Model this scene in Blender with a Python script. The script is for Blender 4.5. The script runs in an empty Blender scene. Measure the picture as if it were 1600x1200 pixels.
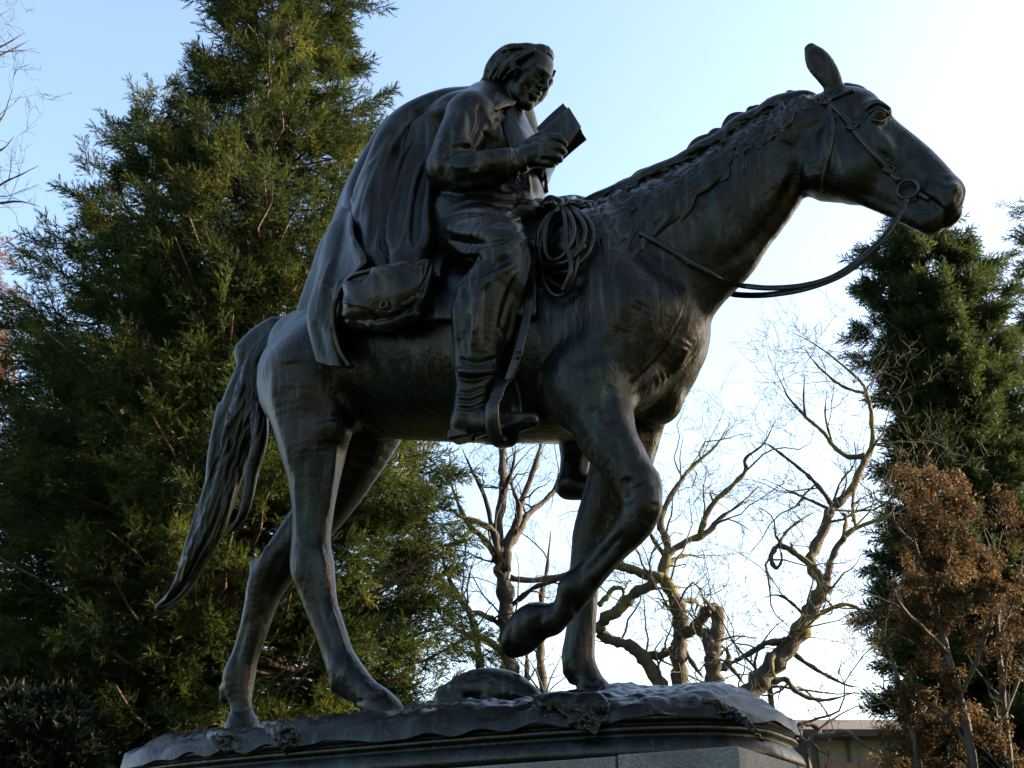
import bpy, bmesh, math, random, time
import numpy as np
from mathutils import Vector, Matrix
from mathutils.bvhtree import BVHTree
T0 = time.time()
random.seed(7); RNG = np.random.default_rng(7)
scene = bpy.context.scene
COL = scene.collection

# ------------------------------------------------------------------ camera
FPX = 1800.0                       # focal length for a 1600 px wide picture
PITCH = math.radians(24.8); YAW = math.radians(31.0)
CAM = np.array([2.5, -3.36, 1.6])
F_ = np.array([-math.sin(YAW), math.cos(YAW), 0.0]); R_ = np.array([math.cos(YAW), math.sin(YAW), 0.0])
U_ = np.array([0, 0, 1.0])
AX = F_ * math.cos(PITCH) + U_ * math.sin(PITCH)          # optical axis
UP = -F_ * math.sin(PITCH) + U_ * math.cos(PITCH)
cam_d = bpy.data.cameras.new('camera'); cam = bpy.data.objects.new('camera', cam_d); COL.objects.link(cam)
cam_d.sensor_width = 36.0; cam_d.lens = 36.0 * FPX / 1600.0; cam_d.clip_start = 0.05; cam_d.clip_end = 3000
cam.location = CAM; cam.rotation_euler = (math.pi / 2 + PITCH, 0, YAW)
scene.camera = cam
# ------------------------------------------------------------------ light
SUN_EL = math.radians(17); SUN_AZ_R = math.radians(78)    # azimuth: degrees to the right of the view direction
sd = F_ * math.cos(SUN_AZ_R) + R_ * math.sin(SUN_AZ_R)
SUN_DIR = sd * math.cos(SUN_EL) + U_ * math.sin(SUN_EL)   # towards the sun
world = bpy.data.worlds.new('World'); scene.world = world; world.use_nodes = True
wn = world.node_tree; wn.nodes.clear()
wo = wn.nodes.new('ShaderNodeOutputWorld'); wb = wn.nodes.new('ShaderNodeBackground'); sky = wn.nodes.new('ShaderNodeTexSky')
sky.sky_type = 'NISHITA'; sky.sun_disc = False; sky.sun_elevation = SUN_EL
sky.sun_rotation = math.atan2(SUN_DIR[0], SUN_DIR[1])
sky.air_density = 1.0; sky.dust_density = 2.6; sky.ozone_density = 1.0
wb.inputs['Strength'].default_value = 0.12
wn.links.new(sky.outputs[0], wb.inputs[0]); wn.links.new(wb.outputs[0], wo.inputs[0])
sl = bpy.data.lights.new('sun', 'SUN'); sun = bpy.data.objects.new('sun', sl); COL.objects.link(sun)
sl.energy = 5.0; sl.angle = math.radians(0.53); sl.color = (1.0, 0.80, 0.55)
sun.rotation_euler = Vector(-SUN_DIR).to_track_quat('-Z', 'Y').to_euler(); sun.location = (20, -10, 20)
scene.view_settings.view_transform = 'Standard'; scene.view_settings.look = 'None'
scene.view_settings.exposure = 2.3; scene.view_settings.gamma = 1.0

# ------------------------------------------------------------------ helpers
def ray(u, v):
    d = AX * FPX + R_ * (u - 800.0) + UP * (600.0 - v)
    return d / np.linalg.norm(d)
def P(u, v, y):                    # the point of the vertical plane Y = y (metres left of the horse's mid-plane) behind a place in the photo
    d = ray(u, v); k = (y - CAM[1]) / d[1]
    return CAM + d * k
def D(u, v, fwd):                  # the point at a forward distance (metres) for trees
    d = ray(u, v); return CAM + d * (fwd / float(d @ F_))
def mpp(p): return float((np.asarray(p) - CAM) @ AX) / FPX
def proj(p):
    q = np.asarray(p, float) - CAM
    z = q @ AX; return np.stack([800 + FPX * (q @ R_) / z, 600 - FPX * (q @ UP) / z], -1)

def set_smooth(me): me.polygons.foreach_set('use_smooth', np.ones(len(me.polygons), bool))
def mesh_np(name, verts, faces, mat=None, smooth=True):
    """faces: (n,3) or (n,4) int array, or list"""
    me = bpy.data.meshes.new(name)
    verts = np.asarray(verts, np.float32)
    if isinstance(faces, np.ndarray):
        n, k = faces.shape
        me.vertices.add(len(verts)); me.vertices.foreach_set('co', verts.ravel())
        me.loops.add(n * k); me.loops.foreach_set('vertex_index', faces.astype(np.int32).ravel())
        me.polygons.add(n); me.polygons.foreach_set('loop_start', np.arange(0, n * k, k, dtype=np.int32))
        me.update(calc_edges=True)
    else:
        me.from_pydata([tuple(map(float, v)) for v in verts], [], faces); me.update()
    if smooth: set_smooth(me)
    if mat: me.materials.append(mat)
    return me
def obj(name, me, parent=None, **kw):
    o = bpy.data.objects.new(name, me); COL.objects.link(o)
    if parent is not None: o.parent = parent
    for k, v in kw.items(): o[k] = v
    return o
def empty(name, **kw): return obj(name, None, **kw)

# ------------------------------------------------------------------ implicit sculpting
class Sdf:
    def __init__(s, h): s.h = h; s.pr = []
    def chain(s, pts, k=0.03, sy=1.0, mirror=False, sub=False):
        """round-cone chain; pts = (u, v, y, r_px) in photo places, or (x, y, z, r, 'w') in metres"""
        q = []
        for p in pts:
            if len(p) == 5: q.append((p[0], p[1], p[2], p[3]))
            else:
                c = P(p[0], p[1], p[2]); q.append((c[0], c[1], c[2], p[3] * mpp(c)))
        s.raw(q, k, sy, sub)
        if mirror: s.raw([(a, -b, c, r) for a, b, c, r in q], k, sy, sub)
        return q
    def raw(s, q, k, sy=1.0, sub=False):
        q = np.array(q, float)
        if len(q) == 1: q = np.vstack([q, q + [1e-4, 0, 0, 0]])
        elif len(q) > 2: q = catmull(q, 4); q[:, 3] = np.maximum(q[:, 3], 1e-3)
        s.pr.append(('c', q, None, k, sy, sub))
    def ell(s, c, rad, rot=None, k=0.03, sub=False):
        """ellipsoid: centre metres, radii metres, rot 3x3 with columns as axes"""
        s.pr.append(('e', np.array(c, float), np.array(rad, float), k, np.eye(3) if rot is None else np.array(rot, float), sub))
    def box(s, c, half, rot=None, rnd=0.01, k=0.01, sub=False):
        s.pr.append(('b', np.array(c, float), np.array(half, float), k, np.eye(3) if rot is None else np.array(rot, float), sub, rnd))
    def bounds(s, p):
        m = p[3] + 3 * s.h
        if p[0] == 'c':
            q = p[1]; r = q[:, 3:] * max(1, p[4])
            return (q[:, :3] - r).min(0) - m, (q[:, :3] + r).max(0) + m
        e = np.abs(p[4]) @ p[2]
        return p[1] - e - m, p[1] + e + m
    def build(s):
        h = s.h; bs = [s.bounds(p) for p in s.pr]
        lo = np.min([b[0] for b, p in zip(bs, s.pr) if not p[5]], 0) - 2 * h; hi = np.max([b[1] for b, p in zip(bs, s.pr) if not p[5]], 0) + 2 * h
        n = np.ceil((hi - lo) / h).astype(int) + 1
        G = np.full(n, 1.0, np.float32)
        ax = [(lo[i] + h * np.arange(n[i])).astype(np.float32) for i in range(3)]
        for p, (b0, b1) in zip(s.pr, bs):
            i0 = np.clip(np.floor((b0 - lo) / h).astype(int), 0, n); i1 = np.clip(np.ceil((b1 - lo) / h).astype(int) + 1, 0, n)
            if np.any(i1 <= i0): continue
            x = ax[0][i0[0]:i1[0], None, None]; y = ax[1][None, i0[1]:i1[1], None]; z = ax[2][None, None, i0[2]:i1[2]]
            if p[0] == 'c':
                nd, k, sy = p[1], p[3], p[4]
                d = np.full((i1 - i0), 9.0, np.float32); m = k + 3 * h
                for a, b in zip(nd[:-1], nd[1:]):
                    r = max(a[3], b[3]) * max(1, sy) + m
                    j0 = np.clip(np.floor((np.minimum(a[:3], b[:3]) - r - lo) / h).astype(int), i0, i1) - i0
                    j1 = np.clip(np.ceil((np.maximum(a[:3], b[:3]) + r - lo) / h).astype(int) + 1, i0, i1) - i0
                    ba = b - a; l2 = ba[:3] @ ba[:3] + 1e-12
                    px, py, pz = x[j0[0]:j1[0]] - a[0], y[:, j0[1]:j1[1]] - a[1], z[:, :, j0[2]:j1[2]] - a[2]
                    t = np.clip((px * ba[0] + py * ba[1] + pz * ba[2]) / l2, 0, 1).astype(np.float32)
                    e = (px - t * ba[0]) ** 2 + ((py - t * ba[1]) / sy) ** 2 + (pz - t * ba[2]) ** 2
                    e = np.sqrt(e) - (a[3] + t * ba[3])
                    if sy < 1: e *= 0.5 * (1 + sy)
                    w = d[j0[0]:j1[0], j0[1]:j1[1], j0[2]:j1[2]]; np.minimum(w, e, out=w)
            else:
                M = p[4]; q = [x - p[1][0], y - p[1][1], z - p[1][2]]
                l = [(q[0] * M[0, j] + q[1] * M[1, j] + q[2] * M[2, j]) for j in range(3)]
                k = p[3]
                if p[0] == 'e':
                    k0 = np.sqrt(sum((l[j] / p[2][j]) ** 2 for j in range(3)))
                    k1 = np.sqrt(sum((l[j] / p[2][j] ** 2) ** 2 for j in range(3))) + 1e-6
                    d = k0 * (k0 - 1) / k1
                else:
                    rn = p[6]; w = [np.abs(l[j]) - (p[2][j] - rn) for j in range(3)]
                    d = np.sqrt(sum(np.maximum(c, 0) ** 2 for c in w)) + np.minimum(np.maximum(np.maximum(w[0], w[1]), w[2]), 0) - rn
            sl_ = (slice(i0[0], i1[0]), slice(i0[1], i1[1]), slice(i0[2], i1[2]))
            g = G[sl_]
            if p[5]:
                d = -d; e = np.maximum(k - np.abs(g - d), 0) / k
                G[sl_] = np.maximum(g, d) + e * e * k * 0.25
            else:
                e = np.maximum(k - np.abs(g - d), 0) / k
                G[sl_] = np.minimum(g, d) - e * e * k * 0.25
        return surface_nets(G, lo, h)
def surface_nets(G, lo, h):
    S = G < 0
    n = np.array(G.shape)
    c = S[:-1, :-1, :-1].astype(np.uint8)
    cnt = c.copy()
    for dx, dy, dz in [(1,0,0),(0,1,0),(0,0,1),(1,1,0),(1,0,1),(0,1,1),(1,1,1)]:
        cnt += S[dx:n[0]-1+dx, dy:n[1]-1+dy, dz:n[2]-1+dz]
    ijk = np.argwhere((cnt > 0) & (cnt < 8))
    idx = np.full(cnt.shape, -1, np.int32); idx[tuple(ijk.T)] = np.arange(len(ijk))
    I = ijk.T
    acc = np.zeros((len(ijk), 3)); num = np.zeros(len(ijk))
    cs = [(0,0,0),(1,0,0),(0,1,0),(1,1,0),(0,0,1),(1,0,1),(0,1,1),(1,1,1)]
    vals = [G[I[0]+a, I[1]+b, I[2]+c_] for a, b, c_ in cs]
    for i in range(8):
        for j in range(i + 1, 8):
            df = np.array(cs[j]) - np.array(cs[i])
            if np.abs(df).sum() != 1: continue
            va, vb = vals[i], vals[j]; m = (va < 0) != (vb < 0)
            t = np.where(m, va / np.where(m, va - vb, 1), 0)
            acc += m[:, None] * (np.array(cs[i]) + t[:, None] * df); num += m
    V = lo + h * (ijk + acc / num[:, None])
    Q = []
    for a in range(3):
        b, c_ = (a + 1) % 3, (a + 2) % 3
        s0 = [slice(1, -1)] * 3; s0[a] = slice(0, n[a] - 1); s1 = list(s0); s1[a] = slice(1, n[a])
        A, B = S[tuple(s0)], S[tuple(s1)]
        e = np.argwhere(A != B)
        off = np.ones(3, int); off[a] = 0; e = e + off
        up = S[tuple(e.T)]
        eb = np.zeros(3, int); eb[b] = 1; ec = np.zeros(3, int); ec[c_] = 1
        q = np.stack([idx[tuple((e - eb - ec).T)], idx[tuple((e - ec).T)], idx[tuple(e.T)], idx[tuple((e - eb).T)]], 1)
        q[~up] = q[~up][:, ::-1]
        Q.append(q)
    Q = np.concatenate(Q)
    return V, Q
def vnormals(V, Q):
    N = np.cross(V[Q[:, 2]] - V[Q[:, 0]], V[Q[:, 3]] - V[Q[:, 1]])
    out = np.zeros_like(V)
    for j in range(4):
        for a in range(3): out[:, a] += np.bincount(Q[:, j], N[:, a], len(V))
    return out / (np.linalg.norm(out, axis=1, keepdims=True) + 1e-12)
def relax(V, Q, it=2, lam=0.5):
    E = np.concatenate([Q[:, [0, 1]], Q[:, [1, 2]], Q[:, [2, 3]], Q[:, [3, 0]]])
    deg = np.bincount(E[:, 0], minlength=len(V)) + np.bincount(E[:, 1], minlength=len(V))
    for i in range(it):
        for l in (lam, -lam * 1.04):
            S = np.zeros_like(V)
            for a in range(3): S[:, a] = np.bincount(E[:, 0], V[E[:, 1], a], len(V)) + np.bincount(E[:, 1], V[E[:, 0], a], len(V))
            V = V + l * (S / deg[:, None] - V)
    return V
def bvh_of(V, Q): return BVHTree.FromPolygons([tuple(v) for v in V], [tuple(int(i) for i in q) for q in Q])
def hit(bv, u, v, lift=0.0):
    d = ray(u, v); r = bv.ray_cast(Vector(CAM), Vector(d))
    if r[0] is None: return None
    n = np.array(r[1]); return np.array(r[0]) + n * (lift if n @ d < 0 else -lift)
def polyline(pts, step):
    pts = np.asarray(pts, float); out = [pts[0]]
    for a, b in zip(pts[:-1], pts[1:]):
        m = max(1, int(np.linalg.norm(b - a) / step))
        out += [a + (b - a) * (i + 1) / m for i in range(m)]
    return np.array(out)
def catmull(pts, sub=6):
    p = np.asarray(pts, float); p = np.vstack([2 * p[0] - p[1], p, 2 * p[-1] - p[-2]]); out = []
    for i in range(1, len(p) - 2):
        for t in np.linspace(0, 1, sub, endpoint=False):
            a, b, c, d = p[i-1], p[i], p[i+1], p[i+2]
            out.append(0.5 * (2*b + (c-a)*t + (2*a-5*b+4*c-d)*t*t + (3*b-a-3*c+d)*t**3))
    out.append(p[-2]); return np.array(out)
class Sculpt:
    """strokes traced on the surface raise (+) or press in (-) the metal along its normal"""
    def __init__(s, V, Q, gain=1.0):
        s.gain = gain; s.V, s.Q = V.copy(), Q; s.N = vnormals(V, Q); s.bv = bvh_of(V, Q); s.disp = np.zeros(len(V))
        s.uv = proj(V); s.front = ((CAM - V) * s.N).sum(1) > -0.02
        s.dep = (V - CAM) @ AX
    def stroke(s, pts, w, hgt, taper=True, sub=5):
        """pts in photo pixels, w half-width px, hgt in mm (+ ridge, - groove)"""
        c = catmull(pts, sub) if len(pts) > 2 else polyline(pts, 6)
        if len(pts) == 1: c = np.array(pts, float)
        hp = [hit(s.bv, a, b) for a, b in c]
        ok = [i for i, h_ in enumerate(hp) if h_ is not None]
        if not ok: return
        c = np.array([c[i] for i in ok]); hp = np.array([hp[i] for i in ok]); n = len(c)
        sig = w
        lo, hi = c.min(0) - 3 * sig, c.max(0) + 3 * sig
        near = np.where(s.front & (s.uv[:, 0] > lo[0]) & (s.uv[:, 0] < hi[0]) & (s.uv[:, 1] > lo[1]) & (s.uv[:, 1] < hi[1]))[0]
        if not len(near): return
        best = np.full(len(near), 1e9); bi = np.zeros(len(near), int); X = s.V[near]
        m = np.mean([mpp(h_) for h_ in hp])
        cc = polyline(hp, 0.5 * sig * m) if n > 1 else hp
        tt = np.linspace(0, 1, len(cc))
        for i, q in enumerate(cc):
            d = ((X - q) ** 2).sum(1); k = d < best; best[k] = d[k]; bi[k] = i
        t = tt[bi]; sg = sig * m
        if taper and n > 1: sg = sg * (0.35 + 0.65 * np.sin(np.pi * np.clip(t * 0.9 + 0.05, 0, 1)) ** 0.6)
        g = np.exp(-0.5 * best / (sg * sg))
        if taper and n > 1: g = g * np.clip(np.minimum(t, 1 - t) * 6, 0.0, 1)
        s.disp[near] += hgt * s.gain * 0.001 * g
    def done(s, it=1):
        V = s.V + s.N * s.disp[:, None]
        return relax(V, s.Q, it)
def tube(pts, rad, n=8, closed=False, flat=1.0, nrm=None, cap=True):
    """swept tube; rad scalar or list; flat squashes one axis (strap); nrm = list of facing normals for straps"""
    p = np.asarray(pts, float); m = len(p)
    r = np.full(m, rad, float) if np.isscalar(rad) else np.asarray(rad, float)
    if closed: tg = np.roll(p, -1, 0) - np.roll(p, 1, 0)
    else: tg = np.gradient(p, axis=0)
    tg /= np.linalg.norm(tg, axis=1, keepdims=True) + 1e-9
    if nrm is None:
        nr = np.zeros_like(p); a = np.array([0, 0, 1.0]) if abs(tg[0][2]) < 0.9 else np.array([1.0, 0, 0])
        v = np.cross(tg[0], a); v /= np.linalg.norm(v)
        for i in range(m):
            v = v - tg[i] * (v @ tg[i]); v /= np.linalg.norm(v) + 1e-9; nr[i] = v
    else:
        nr = np.asarray(nrm, float); nr = nr - tg * (nr * tg).sum(1, keepdims=True); nr /= np.linalg.norm(nr, axis=1, keepdims=True) + 1e-9
    bn = np.cross(tg, nr)
    an = np.arange(n) * 2 * math.pi / n
    V = p[:, None] + r[:, None, None] * (np.cos(an)[None, :, None] * nr[:, None] * flat + np.sin(an)[None, :, None] * bn[:, None])
    V = V.reshape(-1, 3)
    i = np.arange(m if closed else m - 1)[:, None]; a = np.arange(n)[None]; j = (i + 1) % m; a1 = (a + 1) % n
    F = np.stack(np.broadcast_arrays(i * n + a, i * n + a1, j * n + a1, j * n + a), -1).reshape(-1, 4)
    if not closed and cap:
        F = [tuple(f) for f in F.tolist()]; F.append(tuple(range(n))[::-1]); F.append(tuple((m - 1) * n + a for a in range(n)))
    return V, F
def join(parts):
    Vs, Fs, o = [], [], 0
    if all(isinstance(F, np.ndarray) for V, F in parts):
        for V, F in parts: Vs.append(V); Fs.append(F + o); o += len(V)
        return np.concatenate(Vs), np.concatenate(Fs)
    for V, F in parts:
        Vs.append(np.asarray(V)); Fs += [tuple(int(i) + o for i in f) for f in F]; o += len(V)
    return np.concatenate(Vs), Fs

# ------------------------------------------------------------------ materials
def mat(name):
    m = bpy.data.materials.new(name); m.use_nodes = True
    n = m.node_tree.nodes; return m, n, m.node_tree.links, n['Principled BSDF']
def N(n, t, **kw):
    x = n.new(t)
    for k, v in kw.items():
        if k in x.inputs: x.inputs[k].default_value = v
        else: setattr(x, k, v)
    return x
def ramp(n, stops):
    r = n.new('ShaderNodeValToRGB'); e = r.color_ramp.elements
    while len(e) < len(stops): e.new(0.5)
    for i, (p, c) in enumerate(stops): e[i].position = p; e[i].color = (*c, 1)
    return r
def bronze(name, seed, bump=0.35, hair=None, gloss=0.0):
    m, n, l, b = mat(name)
    tc = N(n, 'ShaderNodeTexCoord')
    mp = N(n, 'ShaderNodeMapping'); mp.inputs['Location'].default_value = (seed, seed * 2, seed * 3); l.new(tc.outputs['Object'], mp.inputs['Vector'])
    n1 = N(n, 'ShaderNodeTexNoise', Scale=3.2, Detail=7.0, Roughness=0.62); l.new(mp.outputs[0], n1.inputs['Vector'])
    st = N(n, 'ShaderNodeMapping'); st.inputs['Scale'].default_value = (9, 9, 0.9); l.new(mp.outputs[0], st.inputs['Vector'])
    n2 = N(n, 'ShaderNodeTexNoise', Scale=2.2, Detail=6.0, Roughness=0.6); l.new(st.outputs[0], n2.inputs['Vector'])
    r1 = ramp(n, [(0.30, (0.020, 0.0120, 0.0068)), (0.45, (0.0112, 0.0093, 0.0076)), (0.57, (0.0096, 0.0106, 0.0098)), (0.74, (0.022, 0.030, 0.026))])
    l.new(n1.outputs[0], r1.inputs[0])
    r2 = ramp(n, [(0.47, (0.0, 0.0, 0.0)), (0.76, (1, 1, 1))]); l.new(n2.outputs[0], r2.inputs[0])
    mx = N(n, 'ShaderNodeMix', data_type='RGBA'); l.new(r2.outputs[0], mx.inputs[0]); l.new(r1.outputs[0], mx.inputs[6]); mx.inputs[7].default_value = (0.021, 0.027, 0.024, 1)
    # thin pale-green runs where rain has washed down the metal
    sr = N(n, 'ShaderNodeMapping'); sr.inputs['Scale'].default_value = (34, 34, 0.8); l.new(mp.outputs[0], sr.inputs['Vector'])
    n6 = N(n, 'ShaderNodeTexNoise', Scale=1.0, Detail=3.0, Roughness=0.5); l.new(sr.outputs[0], n6.inputs['Vector'])
    r3 = ramp(n, [(0.60, (0, 0, 0)), (0.72, (1, 1, 1))]); l.new(n6.outputs[0], r3.inputs[0])
    mu = N(n, 'ShaderNodeMath', operation='MULTIPLY'); l.new(r3.outputs[0], mu.inputs[0]); l.new(n1.outputs[0], mu.inputs[1])
    mv = N(n, 'ShaderNodeMath', operation='MULTIPLY'); l.new(mu.outputs[0], mv.inputs[0]); mv.inputs[1].default_value = .7
    m3 = N(n, 'ShaderNodeMix', data_type='RGBA'); l.new(mv.outputs[0], m3.inputs[0]); l.new(mx.outputs[2], m3.inputs[6]); m3.inputs[7].default_value = (0.050, 0.066, 0.054, 1)
    # rubbed, brighter metal on the sharp edges
    gm = N(n, 'ShaderNodeNewGeometry'); r4 = ramp(n, [(0.53, (0, 0, 0)), (0.62, (1, 1, 1))]); l.new(gm.outputs['Pointiness'], r4.inputs[0])
    ma = N(n, 'ShaderNodeMath', operation='MULTIPLY'); l.new(r4.outputs[0], ma.inputs[0]); ma.inputs[1].default_value = .6
    m4 = N(n, 'ShaderNodeMix', data_type='RGBA'); l.new(ma.outputs[0], m4.inputs[0]); l.new(m3.outputs[2], m4.inputs[6]); m4.inputs[7].default_value = (0.060, 0.052, 0.042, 1)
    l.new(m4.outputs[2], b.inputs['Base Color'])
    b.inputs['Metallic'].default_value = 0.78; b.inputs['Specular IOR Level'].default_value = 0.32
    rr = N(n, 'ShaderNodeMapRange'); rr.inputs[1].default_value = .3; rr.inputs[2].default_value = .7; rr.inputs[3].default_value = 0.21 - gloss; rr.inputs[4].default_value = 0.44 - gloss; l.new(n1.outputs[0], rr.inputs[0])
    l.new(rr.outputs[0], b.inputs['Roughness'])
    n3 = N(n, 'ShaderNodeTexNoise', Scale=38.0, Detail=5.0, Roughness=0.65); l.new(mp.outputs[0], n3.inputs['Vector'])
    n4 = N(n, 'ShaderNodeTexNoise', Scale=9.0, Detail=4.0); l.new(mp.outputs[0], n4.inputs['Vector'])
    h = n3.outputs[0]
    if hair:
        hm = N(n, 'ShaderNodeMapping'); hm.inputs['Rotation'].default_value = hair[0]; hm.inputs['Scale'].default_value = hair[1]; l.new(mp.outputs[0], hm.inputs['Vector'])
        n5 = N(n, 'ShaderNodeTexNoise', Scale=1.0, Detail=3.0); l.new(hm.outputs[0], n5.inputs['Vector'])
        ad = N(n, 'ShaderNodeMath', operation='MULTIPLY_ADD'); l.new(n5.outputs[0], ad.inputs[0]); ad.inputs[1].default_value = hair[2]; l.new(h, ad.inputs[2]); h = ad.outputs[0]
    a2 = N(n, 'ShaderNodeMath', operation='MULTIPLY_ADD'); l.new(n4.outputs[0], a2.inputs[0]); a2.inputs[1].default_value = 1.2; l.new(h, a2.inputs[2])
    bp = N(n, 'ShaderNodeBump', Strength=bump, Distance=0.008); l.new(a2.outputs[0], bp.inputs['Height']); l.new(bp.outputs[0], b.inputs['Normal'])
    return m
M_HORSE = bronze('bronze_horse', 1.3, 0.45, hair=((0.3, 0.5, 0), (60, 60, 9), 0.8))
M_COAT = bronze('bronze_cloth', 5.1, 0.35)
M_SKIN = bronze('bronze_skin', 8.7, 0.15, gloss=0.08)
M_HAIR = bronze('bronze_hair', 3.9, 0.35)
M_GEAR = bronze('bronze_leather', 7.7, 0.35, gloss=0.06)
M_BASE = bronze('bronze_base', 11.2, 0.5)

# ------------------------------------------------------------------ the bronze monument: horse
Z_HOOF = 2.26; VOX = 0.007
statue = empty('equestrian_statue', label='dark bronze statue of a cloaked rider reading a book on a walking horse', category='statue')
statue.location = (0.3, 0, 1.99)
PIV = np.array([0.3, 0, 1.99])
def part(name, V, F, m, parent, smooth=True, **kw):
    return obj(name, mesh_np(name, np.asarray(V) - PIV, F, m, smooth), parent, **kw)
S = Sdf(VOX)
c = S.chain
# trunk
c([(525,575,0,95),(600,568,0,116),(690,560,0,130),(800,562,0,131),(890,560,0,128),(960,535,0,110)], k=.08)
c([(480,545,0,62),(560,520,0,64),(700,470,0,66),(850,410,0,66),(950,375,0,62)], k=.09)
c([(1010,505,0,100),(1005,530,0,98),(950,570,0,102)], k=.08)
c([(980,560,-.11,62),(985,590,-.10,46)], k=.05, mirror=True)
c([(930,400,-.11,66),(975,480,-.15,70),(1035,482,-.13,34)], k=.05)
c([(985,515,-.15,68),(920,620,-.18,62)], k=.05)
c([(930,400,-.11,66),(965,480,-.13,68)], k=.05, mirror=True)
c([(1022,540,.05,70),(1010,575,.09,62),(1000,610,.14,54)], k=.05)
# hips
c([(520,560,-.14,72),(485,590,-.13,76)], k=.06, mirror=True)
c([(468,585,-.10,64),(470,615,-.12,62)], k=.05, mirror=True)
# neck
c([(1015,400,0,124),(1066,378,0,116),(1142,318,0,98),(1205,256,0,79),(1250,220,0,66)], k=.06, sy=.62)
c([(1090,440,0,52),(1130,400,0,50)], k=.06, sy=.7)
c([(1243,203,-.055,24),(1225,222,-.06,20)], k=.04, mirror=True)
# head
c([(1255,212,0,58),(1320,183,0,51),(1345,203,0,48),(1375,217,0,37),(1430,257,0,33),(1470,302,0,34)], k=.025, sy=.72)
c([(1305,246,0,67),(1352,274,0,48),(1400,300,0,41),(1440,325,0,35)], k=.03, sy=.55)
c([(1305,246,-.035,62),(1335,258,-.035,50)], k=.03, mirror=True, sy=.6)
c([(1471,310,0,35),(1478,332,0,24)], k=.02, sy=.9)
c([(1438,338,0,22),(1454,346,0,23)], k=.010, sy=.9)
c([(1350,172,-.060,11),(1366,166,-.062,10),(1383,174,-.058,10)], k=.03, mirror=True)
c([(1372,180,-.078,13)], k=.012, mirror=True)
c([(1354,204,-.066,14),(1380,228,-.056,12),(1406,250,-.042,8)], k=.04, mirror=True)
c([(1487,300,-.045,14),(1483,318,-.045,10)], k=.025)
c([(1477,300,.04,12)], k=.025)
c([(1494,300,-.075,8),(1491,314,-.075,5)], k=.008, sub=True)
# ears
c([(1304,136,-.05,14),(1293,116,-.065,18),(1278,95,-.075,19),(1266,76,-.075,10)], k=.012, sy=.6)
c([(1284,112,-.112,8),(1273,96,-.116,12),(1266,80,-.112,5)], k=.008, sub=True)
c([(1322,142,.06,13),(1342,148,.07,14),(1351,155,.075,8)], k=.012)
# near fore leg, lifted
c([(915,600,-.19,66),(935,640,-.20,54),(950,685,-.205,46),(978,727,-.205,38),(1000,762,-.205,32)], k=.045)
c([(1000,756,-.205,32),(1003,784,-.205,31),(990,820,-.20,29),(960,855,-.195,24),(928,892,-.19,23),(900,920,-.19,27)], k=.02)
c([(1008,795,-.205,26),(1002,812,-.2,22)], k=.015)
c([(975,822,-.2,14),(935,866,-.195,13),(905,900,-.19,14)], k=.015)
c([(900,920,-.19,27),(880,955,-.185,20),(858,968,-.185,24)], k=.016)
c([(862,970,-.185,23),(836,972,-.185,31),(815,992,-.185,31),(803,1006,-.185,22)], k=.010)
a_, b_ = P(816, 944, -.185), P(786, 1016, -.185); e1 = (b_ - a_) / np.linalg.norm(b_ - a_); e2 = np.array([0, 1.0, 0]); e3 = np.cross(e1, e2); e3 /= np.linalg.norm(e3)
if e3 @ (P(780, 960, -.185) - a_) < 0: e3 = -e3
S.box((a_ + b_) / 2 + e3 * .102, np.array([.2, .2, .1]), np.stack([e1, e2, e3], 1), .004, .010, sub=True)
# far fore leg
c([(985,640,.17,58),(968,730,.165,47),(930,825,.15,33),(924,855,.15,31),(914,895,.145,24),(911,950,.14,22),(906,1000,.14,24),(904,1032,.14,26),(918,1060,.14,21)], k=.035)
c([(920,1062,.14,20),(930,1086,.14,30)], k=.012)
c([(893,1050,.14,14),(895,1062,.14,8)], k=.015)
# near hind leg
c([(495,600,-.15,86),(489,660,-.17,62),(490,700,-.175,52),(491,737,-.175,42),(490,770,-.17,36),(489,800,-.165,32),(486,845,-.16,30),(488,885,-.16,34),(494,912,-.155,30),(503,948,-.15,25),(518,988,-.145,23),(529,1022,-.14,23),(541,1050,-.14,27),(566,1078,-.14,23)], k=.05)
c([(512,640,-.17,46),(524,668,-.19,26)], k=.06)
c([(474,852,-.15,17),(474,880,-.15,20),(484,925,-.15,15),(505,985,-.145,12),(520,1035,-.14,11)], k=.02)
c([(535,1068,-.14,20),(545,1082,-.14,12)], k=.015)
c([(568,1080,-.14,22),(592,1102,-.14,27),(604,1116,-.14,28)], k=.012)
# far hind leg
c([(560,630,.15,88),(556,700,.165,54),(515,778,.165,42),(462,848,.155,35),(421,905,.15,31),(407,945,.15,25),(396,985,.15,22),(383,1025,.15,21),(373,1060,.15,25),(376,1100,.15,16)], k=.035)
c([(404,888,.15,14),(404,902,.15,13)], k=.03)
c([(358,1080,.15,17),(352,1092,.15,9)], k=.015)
c([(377,1103,.15,15),(378,1122,.15,20),(378,1143,.15,30)], k=.012)
V, Q = S.build(); V = relax(V, Q, 2)
H = Sculpt(V, Q, 1.2); k = H.stroke
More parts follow.
